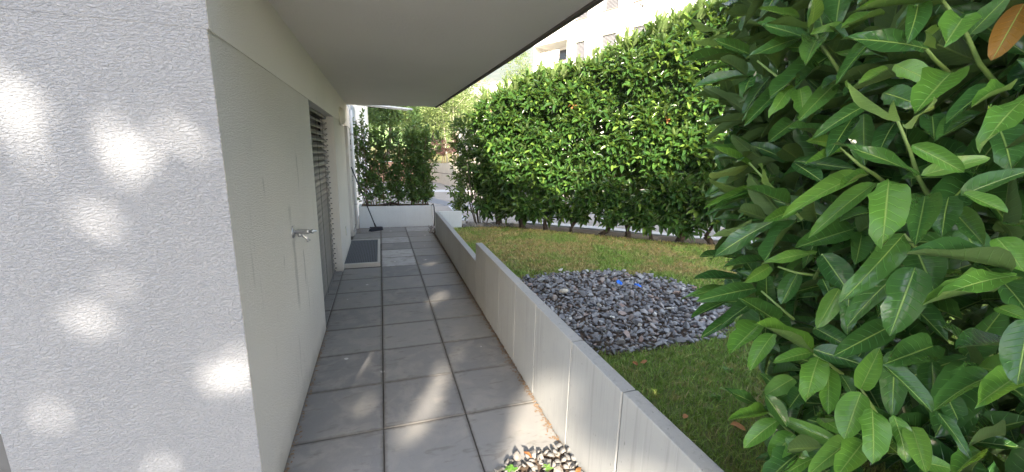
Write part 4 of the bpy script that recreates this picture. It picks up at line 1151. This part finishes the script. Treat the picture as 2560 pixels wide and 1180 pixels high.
for z in (.5, 1.9): MB().tube([(0, 0, z), (0, 0, z+.03)], .033, 12).build('pipe_clamp', M['chrome'], dpz, True)
ol = empty('oval_wall_light', (-0.565, 9.9, 2.35), 'pale blue-grey oval wall light on the neighbouring white front', 'lamp')
o = disc_profile([(0.10, 0.0), (0.10, 0.02), (.085, .06), (.04, .08)]).build('shade', M['pale_blue_panel'], ol, True); o.scale = (1, 1.4, 2.2)
aw = empty('awning', (0, 9.6, 2.5), 'striped pale awning edge just under the far end of the slab', 'awning')
for i in range(11):
    m_ = MB(); x = -0.5+i*.11
    m_.prism([(x, 0), (x+.11, 0), (x+.11, 1.4), (x, 1.4)], 0, 0.02)
    o = m_.build('stripe', M[('white_render', 'orange_paint', 'white_render', 'pale_blue_panel')[i % 4] if i % 2 == 0 else 'white_render'], aw)
    o.location = (0, 0, 0.10-0.006*i); o.rotation_euler = (.06, 0, 0)
MB().tube([(-.55, -.01, .10), (.74, -.01, .03)], .018, 8).build('front_bar', M['white_paint'], aw)

# retaining wall with fence
rw = empty('retaining_wall', (3.2, 18.0, 0), 'weathered concrete retaining wall right of the planter, fence post on top', 'wall')
rl = [(1.0, 29.5), (2.2, 23.5), (2.96, 20.2), (3.36, 17.7), (3.8, 15.2), (4.3, 12.4)]
def wall_top(i): return [0.82, 0.92, 1.02, 1.16, 1.32, 1.5][i]
for i in range(5):
    a = rl[i]; b = rl[i+1]; L = math.hypot(b[0]-a[0], b[1]-a[1]); nseg = max(1, round(L/1.0))
    for k in range(nseg):
        t0, t1 = k/nseg, (k+1)/nseg
        pa = (a[0]+(b[0]-a[0])*t0-3.2, a[1]+(b[1]-a[1])*t0+.006-18); pb = (a[0]+(b[0]-a[0])*t1-3.2, a[1]+(b[1]-a[1])*t1+.02-18)
        ha = wall_top(i)+(wall_top(i+1)-wall_top(i))*t0; hb = wall_top(i)+(wall_top(i+1)-wall_top(i))*t1
        m = MB(); m.v = [(pa[0], pa[1], -.05), (pb[0], pb[1], -.05), (pb[0]+.25, pb[1], -.05), (pa[0]+.25, pa[1], -.05), (pa[0], pa[1], ha), (pb[0], pb[1], hb), (pb[0]+.25, pb[1], hb), (pa[0]+.25, pa[1], ha)]
        m.f = [(0, 3, 2, 1), (4, 5, 6, 7), (0, 1, 5, 4), (1, 2, 6, 5), (2, 3, 7, 6), (3, 0, 4, 7)]
        m.build('cast_section', M['old_concrete'], rw)
        # cold joint between two pours
        q = MB().tube([(pa[0]-.003, pa[1], ha*.52+random.uniform(-.02, .02)), (pb[0]-.003, pb[1], hb*.52+random.uniform(-.02, .02))], .012, 5).build('pour_joint', M['edge_dark'], rw)
tr = MB(); tr.v = []; 
zt = lambda i: wall_top(i)-.06
vv = []; 
for i in range(6): vv.append((rl[i][0]+.24, rl[i][1], zt(i)))
for i in range(6): vv.append((rl[i][0]+34, rl[i][1]+14, zt(i)+.4))
tr.v = vv; tr.f = [(i, i+1, 7+i, 6+i) for i in range(5)]
o = tr.build('upper_lawn', M['lawn']); o['kind'] = 'structure'
ul = MB(); ul.v = [(1.24, 29.5, .76), (35, 43.5, 1.16), (40, 90, 2), (-20, 90, 2), (-12, 31, .4), (-6, 30, .2)]; ul.f = [(0, 1, 2, 3, 4, 5)]
o = ul.build('far_lawn', M['lawn']); o['kind'] = 'structure'
fe = empty('wire_fence', (3.3, 18.0, 1.0), 'galvanised post and diamond wire mesh fence on the retaining wall', 'fence')
def wl_pt(t):  # t in 0..4 along rl from index 3
    i = min(4, int(t)); f_ = t-i
    return Vector((rl[i][0]+(rl[i+1][0]-rl[i][0])*f_, rl[i][1]+(rl[i+1][1]-rl[i][1])*f_, wall_top(i)+(wall_top(i+1)-wall_top(i))*f_))
fo2 = Vector(fe.location)
for t in (3.02, 3.95, 4.9):
    P_ = wl_pt(t)-fo2
    MB().tube([P_+Vector((-.03, 0, -.25)), P_+Vector((-.03, 0, 1.5))], .035, 8).build('post', M['galv'], fe, True)
wm = MB()
A0 = wl_pt(3.02)-fo2; A1 = wl_pt(4.9)-fo2
nn = 60
for k in range(-16, nn):
    for sgn in (1, -1):
        ta = k/nn; tb = (k+16)/nn
        za, zb = (0.08, 1.45) if sgn == 1 else (1.45, .08)
        ca, cb = max(0, ta), min(1, tb)
        if cb <= ca: continue
        pa = A0.lerp(A1, ca); pb = A0.lerp(A1, cb)
        pa.z += za+(zb-za)*(ca-ta)/(tb-ta); pb.z += za+(zb-za)*(cb-ta)/(tb-ta)
        wm.tube([pa, pb], .006, 3, False)
o = wm.build('wire_mesh', M['galv'], fe); o['kind'] = 'stuff'

# trees
T_q = leaf_template(2, 1, .2, .1, point=.7)
def crown_arrays(c, rad, n, size, clumps, fill=.25):
    cc = rand_unit(clumps)*(rng.random((clumps, 1))**.45)*np.array(rad)*.85+np.array(c)
    cr = rng.uniform(.18, .36, clumps)*min(rad)
    k = rng.integers(0, clumps, n)
    P = cc[k]+rand_unit(n)*(rng.random((n, 1))**.4)*cr[k][:, None]*np.array((1.25, 1.25, .8))
    m = rng.random(n) < fill
    P[m] = np.array(c)+rand_unit(m.sum())*(rng.random((m.sum(), 1))**.4)*np.array(rad)
    D = rand_unit(n)*np.array((1, 1, .6))+np.array((0, 0, -.25)); N = rand_unit(n)*.8+np.array((0, 0, .9))
    L = size*rng.uniform(.7, 1.3, n)
    return P, D, N, L, L*.62
def tree(name, loc, c, rad, n, size, clumps, mat, bark, label, group=None, trunks=1, tr_=.12, cat_='tree', kindless=True, fill=.25):
    e = empty(name, loc, label, cat_, group)
    A = crown_arrays(c, rad, n, size, clumps, fill)
    me = leaves_mesh('crown', T_q, *A, rng.random(n), M[mat]); meshobj('crown', me, e, 'stuff')
    for i in range(trunks):
        a = i*2.1+.5; sp = .28*(trunks > 1)
        top = Vector(c)+Vector((rad[0]*.35*math.cos(a), rad[1]*.35*math.sin(a), rad[2]*.35))
        b0 = Vector((sp*math.cos(a), sp*math.sin(a), -.05)); mid = b0.lerp(top, .5)+Vector((random.uniform(-.1, .1), 0, 0))
        m = MB().tube([b0, b0.lerp(mid, .5), mid, mid.lerp(top, .6), top], [tr_, tr_*.85, tr_*.65, tr_*.4, tr_*.15], 8)
        for k in range(6):
            s = b0.lerp(top, .45+.09*k); d = Vector((math.cos(k*2.4+i), math.sin(k*2.4+i), .7))*min(rad)*.6
            m.tube([s, s+d*.5, s+d], [tr_*.3, tr_*.2, tr_*.06], 5)
        m.build('trunk', M[bark], e, True)
    return e
def az(a, d, z=0): return (d*math.sin(R_(a)), d*math.cos(R_(a)), z)
tree('birch_tree', az(9.6, 26, .8), (0, 0, 3.3), (2.0, 1.8, 2.0), 9000, .11, 60, 'birch_leaf', 'birch_bark', 'multi-stemmed birch with pale leaves above the retaining wall', trunks=4, tr_=.055)
tree('birch_tree', az(12.3, 30, .9), (0, 0, 4.2), (1.7, 1.6, 2.6), 7000, .12, 50, 'birch_leaf', 'birch_bark', 'second pale birch farther back, right of the multi-stemmed one', trunks=2, tr_=.06)
tree('slender_tree', az(18.6, 31, .8), (0, 0, 5.4), (1.35, 1.35, 3.5), 6500, .12, 60, 'birch_leaf', 'birch_bark', 'tall airy light green tree beside the white building', trunks=1, tr_=.08)
tree('slender_tree', az(15.6, 34, .8), (0, 0, 3.4), (1.5, 1.4, 2.2), 4500, .13, 40, 'birch_leaf', 'birch_bark', 'low pale tree between birches and the tall airy one', trunks=1, tr_=.08)
tree('broadleaf_tree', az(0.6, 24, 0), (0, 0, 4.3), (1.6, 2.0, 1.6), 7500, .16, 55, 'tree_leaf', 'bark', 'dark green dense tree behind the left planter shrubs', tr_=.13)
tree('broadleaf_tree', az(4.0, 30, 0), (0, 0, 4.6), (1.6, 2.0, 2.0), 7000, .16, 50, 'birch_leaf', 'bark', 'sunlit yellow-green tree behind the middle planter shrubs', tr_=.12)
tree('broadleaf_tree', az(6.6, 28, 0.8), (0, 0, 3.6), (1.4, 1.8, 1.9), 8000, .14, 45, 'tree_leaf', 'bark', 'mid-green tree left of the pale birch', tr_=.11)
tree('broadleaf_tree', az(-3.5, 42, 0), (0, 0, 5), (3.2, 3, 3.6), 7000, .25, 50, 'tree_leaf', 'bark', 'large green tree far behind the white neighbouring front', tr_=.2)
tree('broadleaf_tree', az(5.5, 55, 0), (0, 0, 5), (4, 3, 4), 7000, .3, 50, 'tree_leaf', 'bark', 'rounded green tree far beyond the terracotta wall', tr_=.2)
tree('broadleaf_tree', az(10.5, 60, 1), (0, 0, 5), (4, 3, 3.8), 6000, .3, 50, 'birch_leaf', 'bark', 'farthest pale green tree behind the birches', tr_=.2)
tree('purple_shrub', az(8.2, 24.5, .85), (0, 0, 1.0), (.75, .7, .55), 3500, .07, 25, 'purple_leaf', 'bark', 'left purple-leaved shrub behind the retaining wall', 'purple shrubs behind the retaining wall', trunks=3, tr_=.03, cat_='shrub')
tree('purple_shrub', az(10.6, 23.5, .95), (0, 0, .9), (.7, .7, .75), 3500, .07, 25, 'purple_leaf', 'bark', 'right purple-leaved shrub behind the wire mesh fence', 'purple shrubs behind the retaining wall', trunks=3, tr_=.03, cat_='shrub')

# terracotta coloured wall
tw = empty('terracotta_wall', az(2.0, 22, 0), 'sunlit terracotta coloured low wall glimpsed through the planter shrubs', 'wall')
for i in range(7): box('wall_block', M['terracotta'], tw, -2.1+i*.52, -2.1+i*.52+.515, -.1, .1, -.05, 1.0)
box('coping', M['white_render'], tw, -2.15, 1.6, -.14, .14, 1.001, 1.05)

# white apartment building
wbd = empty('white_building', (12.4, 32.7, 0), 'bright white apartment building with shuttered windows above the hedge', 'building')
wbd.rotation_euler = (0, 0, R_(-65))      # local x runs along the facade towards the viewer
def wbx(name, mat, parent, x0, x1, y0, y1, z0, z1): return box(name, M[mat], parent, x0, x1, y0, y1, z0, z1)
# local y>0 is into the building
wins = [(6.63, 7.74, 11.40, 12.9), (4.19, 5.24, 11.30, 12.8), (2.3, 3.38, 11.30, 12.8), (8.95, 10.1, 11.44, 12.9), (4.23, 5.12, 8.3, 9.76), (6.55, 7.73, 8.3, 9.83), (9.0, 10.12, 8.3, 9.90), (11.6, 12.7, 8.3, 9.88), (11.4, 12.5, 11.44, 12.9), (4.2, 5.2, 5.2, 6.7), (6.6, 7.7, 5.2, 6.7)]
log = (-0.05, 3.45, 8.7, 10.13)
holes = wins+[log]
xs = sorted({0-.06, 22}|{w[0] for w in holes}|{w[1] for w in holes}); zs = sorted({-.05, 16}|{w[2] for w in holes}|{w[3] for w in holes})
wm_ = MB()
for i in range(len(xs)-1):
    for j in range(len(zs)-1):
        cx_, cz_ = (xs[i]+xs[i+1])/2, (zs[j]+zs[j+1])/2
        if any(w[0] < cx_ < w[1] and w[2] < cz_ < w[3] for w in holes): continue
        b0 = len(wm_.v)
        wm_.v += [(xs[i], 0, zs[j]), (xs[i+1], 0, zs[j]), (xs[i+1], 0, zs[j+1]), (xs[i], 0, zs[j+1])]; wm_.f.append((b0, b0+1, b0+2, b0+3))
for w in holes:
    b0 = len(wm_.v); dd = .22 if w is not log else 1.6
    wm_.v += [(w[0], 0, w[2]), (w[1], 0, w[2]), (w[1], 0, w[3]), (w[0], 0, w[3]), (w[0], dd, w[2]), (w[1], dd, w[2]), (w[1], dd, w[3]), (w[0], dd, w[3])]
    wm_.f += [(b0, b0+1, b0+5, b0+4), (b0+1, b0+2, b0+6, b0+5), (b0+2, b0+3, b0+7, b0+6), (b0+3, b0, b0+4, b0+7), (b0+4, b0+5, b0+6, b0+7)]
b0 = len(wm_.v); wm_.v += [(-.06, 0, -.05), (-.06, 12, -.05), (-.06, 12, 16), (-.06, 0, 16), (22, 0, 16), (22, 12, 16), (22, 12, -.05), (22, 0, -.05)]
wm_.f += [(b0, b0+3, b0+2, b0+1), (b0+3, b0+4, b0+5, b0+2), (b0+4, b0+7, b0+6, b0+5), (b0+1, b0+2, b0+5, b0+6)]
wm_.build('wall', M['white_render'], wbd)
for w in wins:
    fr = wbx('window', 'glass_dark', wbd, w[0]+.02, w[1]-.02, .19, .21, w[2]+.02, w[3]-.02)
    wbx('sill', 'far_sill', fr, w[0]-.06, w[1]+.04, -.06, -.002, w[2]-.05, w[2]-.004)
    nsl = int((w[3]-w[2]-.06)/.085)
    for k in range(nsl):
        z = w[2]+.04+k*.085
        o = MB().box(w[0]+.04, w[1]-.04, -.035, .035, -.004, .004).build('slat', M['far_slat'], fr); o.location = (0, .11, z+.03); o.rotation_euler = (R_(55), 0, 0)
pb_ = wbx('loggia_parapet', 'white_render', wbd, -.05, 2.6, .01, .12, 8.702, 9.53)
wbx('coping', 'far_sill', pb_, -.05, 3.45, -.03, .009, 8.63, 8.70)
lg = wbx('loggia_door', 'glass_dark', wbd, .8, 2.6, 1.55, 1.59, 8.72, 9.9)
# bird
bd = empty('bird', tuple(pxpt(1607, 15, 22)), 'dark bird gliding in front of the white building, wings spread', 'bird')
k = 27/FL
MB().tube([Vector((0, -.10, 0)), Vector((0, -.04, 0)), Vector((0, .06, 0)), Vector((0, .13, -.01)), Vector((0, .17, -.01))], [.015, .045, .05, .02, .03], 8).build('body', M['bark'], bd, True)
for s in (-1, 1):
    w_ = MB(); w_.v = [(0, -.05, 0), (s*.14, -.08, .06), (s*.30, .0, .12), (s*.14, .07, .07), (0, .07, .01), (0, 0, .03)]
    w_.f = [(0, 1, 5), (1, 3, 5), (1, 2, 3), (3, 4, 5)]
    o = w_.build('wing', M['bark'], bd); sd = o.modifiers.new('thickness', 'SOLIDIFY'); sd.thickness = .012
bd.rotation_euler = (0, 0, -YAW)
# red-roofed house and hillside houses
def cottage(name, loc, s, rot, wall, roof, label, group=None):
    e = empty(name, loc, label, 'house', group); e.rotation_euler = (0, 0, rot)
    box('wall', M[wall], e, -s, s, -s*.7, s*.7, -2, s*.9)
    r = MB(); h0 = s*.9+.01; r.v = [(-s*1.1, -s*.85, h0), (s*1.1, -s*.85, h0), (s*1.1, s*.85, h0), (-s*1.1, s*.85, h0), (-s*1.1, 0, h0+s*.5), (s*1.1, 0, h0+s*.5)]
    r.f = [(0, 1, 5, 4), (2, 3, 4, 5), (0, 4, 3), (1, 2, 5), (0, 3, 2, 1)]; r.build('roof', M[roof], e)
    for k in (-.5, .5): box('window', M['glass_dark'], e, (k-.12)*s, (k+.12)*s, -s*.7-.03, -s*.7-.005, s*.3, s*.6)
cottage('red_roofed_house', az(14.6, 70, 3.2), 4.2, .2, 'white_render', 'roof_tile', 'house with a reddish roof just above the left end of the hedge')
hs_ = [(12.9, 300), (13.6, 330), (14.5, 318), (15.4, 345), (16.3, 330), (17.2, 350), (12.2, 340)]
for i, (a, d) in enumerate(hs_):
    cottage('hillside_house', az(a, d, (d-118)*.235), 4.5, .3*i, 'white_render', 'roof_tile' if i % 2 else 'alu', ['leftmost', 'second', 'third', 'fourth', 'fifth', 'rightmost', 'lowest, farthest left'][i]+' tiny pale house on the distant vineyard slope', 'distant houses on the vineyard slope')

# ================================================================== SHADE TREES BEHIND THE VIEWER
SA = np.array(S)
AX = np.array((math.cos(SUN_AZ), -math.sin(SUN_AZ), 0)); AX = AX if AX[0] > 0 else -AX
AV = np.cross(AX, SA); AV = AV if AV[2] > 0 else -AV
def onY(px_, py_, Y):
    d = CF*FL+CR*(px_-1280)-CU*(py_-590); t = Y/d.y; return np.array(CP+d*t)
def onZ(px_, py_, z=0):
    d = CF*FL+CR*(px_-1280)-CU*(py_-590); t = (z-CH)/d.z; return np.array(CP+d*t)
def onH(px_, py_):
    A = Vector((HA.x, HA.y, 0))+Vector((HN.x, HN.y, 0))*.4; n = Vector((HN.x, HN.y, 0)); d = CF*FL+CR*(px_-1280)-CU*(py_-590)
    return np.array(CP+d*((A-CP).dot(n)/d.dot(n)))
gaps = []
for (x, y, r) in ((15, 190, .055), (25, 270, .06), (320, 400, .062), (270, 320, .026), (310, 330, .02), (455, 335, .048), (440, 300, .02), (265, 565, .036), (250, 800, .05), (275, 850, .03), (95, 1015, .034), (130, 1040, .036), (60, 880, .02), (120, 830, .022), (385, 1175, .055), (515, 185, .030), (90, 400, .018), (110, 50, .02), (300, 680, .022), (520, 950, .02), (530, 1060, .02), (640, 960, .022), (400, 1070, .018), (170, 500, .015)):
    gaps.append((onY(x, y, 1.71), r*.85))
for (x, y, r) in ((890, 915, .035), (905, 895, .03), (1108, 925, .045), (1100, 950, .03), (1145, 830, .035), (1155, 878, .025), (1080, 752, .045), (1105, 740, .04), (1040, 672, .05), (1075, 658, .05), (1095, 645, .04), (1050, 1050, .06), (1075, 1020, .06), (1020, 1075, .045), (915, 1012, .035), (1075, 985, .03), (1225, 840, .022)):
    gaps.append((onZ(x, y), r))
for (x, y, r) in ((1310, 1120, .10), (1330, 980, .05), (1300, 1170, .10), (1380, 1160, .12), (1335, 1040, .10), (1370, 1090, .10), (1330, 1100, .09), (1390, 1130, .09), (1345, 1160, .09), (1420, 1165, .09), (1320, 1010, .06), (1300, 1150, .06), (1290, 1060, .035)):
    gaps.append((onZ(x, y), r))
for (yy, z, r) in ((1.5, .10, .10), (1.35, .16, .10), (1.2, .12, .10), (1.05, .2, .10), (1.9, .05, .06), (1.2, .28, .08), (1.0, .35, .08), (1.7, .38, .035), (2.05, .33, .03), (.85, .4, .09), (.9, .2, .1)):
    gaps.append((np.array((.93, yy, z)), r))
for (x, y, r) in ((1290, 300, .30), (1250, 330, .24), (1350, 260, .30), (1420, 250, .30), (1500, 200, .34), (1600, 170, .36), (1700, 140, .36), (1560, 270, .28), (1640, 250, .30), (1730, 250, .26), (1500, 395, .16), (1530, 380, .14), (1450, 420, .08), (1590, 360, .20), (1620, 330, .20), (1680, 310, .24), (1720, 350, .16), (1195, 430, .10), (1215, 400, .10), (1230, 470, .10), (1205, 500, .08), (1180, 380, .06), (1770, 200, .3), (1800, 300, .2), (1390, 300, .16), (1540, 320, .10), (1840, 160, .3), (1900, 100, .4)):
    gaps.append((onH(x, y), r))
gaps.append((np.array(pxpt(2250, 1075, 1.0)), .05)); gaps.append((np.array(pxpt(2290, 1120, 1.0)), .04)); [gaps.append((np.array(onZ(a_, b_, ZL)), c_)) for a_, b_, c_ in ((1750, 1120, .05), (1560, 900, .06), (1700, 930, .06), (1640, 1030, .05), (1450, 640, .05), (1600, 650, .06), (1250, 610, .06), (1800, 900, .05))]
gaps.append((np.array(onZ(1650, 900, ZL)), .05)); gaps.append((np.array(onZ(1700, 1010, ZL)), .045))
n = 150000
U_ = np.concatenate([rng.uniform(-4.6, 9.5, 95000), rng.uniform(-3.2, .6, 55000)])
bumpy = np.array([4.45+.55*noise.noise(Vector((u*.9, 5.1, 0)))+.22*noise.noise(Vector((u*3.1, 1.1, 0))) for u in U_])
V_ = rng.uniform(-.9, 1.0, n)*1.0
V_ = -0.9+(bumpy+0.9)*rng.random(n)**.85
Wd = rng.uniform(11.5, 14.5, n)
P = AX*U_[:, None]+AV*V_[:, None]+SA*Wd[:, None]
keep = np.ones(n, bool)
for c, r in gaps:
    v = P-c; t = v@SA; dd = np.linalg.norm(v-t[:, None]*SA, axis=1); keep &= dd > r+.052
P = P[keep]
tids = np.argmin(np.abs((P@AX)[:, None]-np.array([-2.0, 1.2, 4.4, 7.6])), axis=1)
for i in range(4):
    Q = P[tids == i]; c = Q.mean(0)
    loc = Vector((c[0], c[1], 0))
    e = empty('shade_tree', loc, ['leftmost leafy tree behind the viewpoint shading the rendered wall', 'leafy tree behind the viewpoint shading the path', 'leafy tree behind the viewpoint shading the stone bed', 'rightmost leafy tree behind the viewpoint shading the laurel'][i], 'tree', 'trees behind the viewpoint')
    Q = Q-np.array(loc); m = len(Q)
    D = rand_unit(m); N = rand_unit(m)*.9+SA*1.2; L = rng.uniform(.09, .13, m)
    me = leaves_mesh('crown', leaf_template(2, 1, .1, 0, point=.5), Q, D, N, L, L*.75, rng.random(m), M['shade_leaf']); meshobj('crown', me, e, 'stuff')
    top = Vector(c)-loc
    MB().tube([(0, 0, 0), (0.05, 0, top.z*.4), tuple(top*.8), tuple(top)], [.2, .16, .1, .03], 10).build('trunk', M['bark'], e, True)

# ------------------------------------------------------------------ summer haze over the valley
hz = MB().box(-420, 420, -40, 760, -1.2, 420)
hm = bpy.data.materials.new('air'); hm.use_nodes = True; hm.node_tree.nodes.clear()
ho = hm.node_tree.nodes.new('ShaderNodeOutputMaterial'); hv = hm.node_tree.nodes.new('ShaderNodeVolumePrincipled')
hv.inputs['Color'].default_value = (0.9, 0.93, 0.97, 1); hv.inputs['Density'].default_value = 0.0012; hv.inputs['Anisotropy'].default_value = 0.2
hm.node_tree.links.new(hv.outputs[0], ho.inputs['Volume'])
tag(hz.build('haze', hm), kind='stuff')
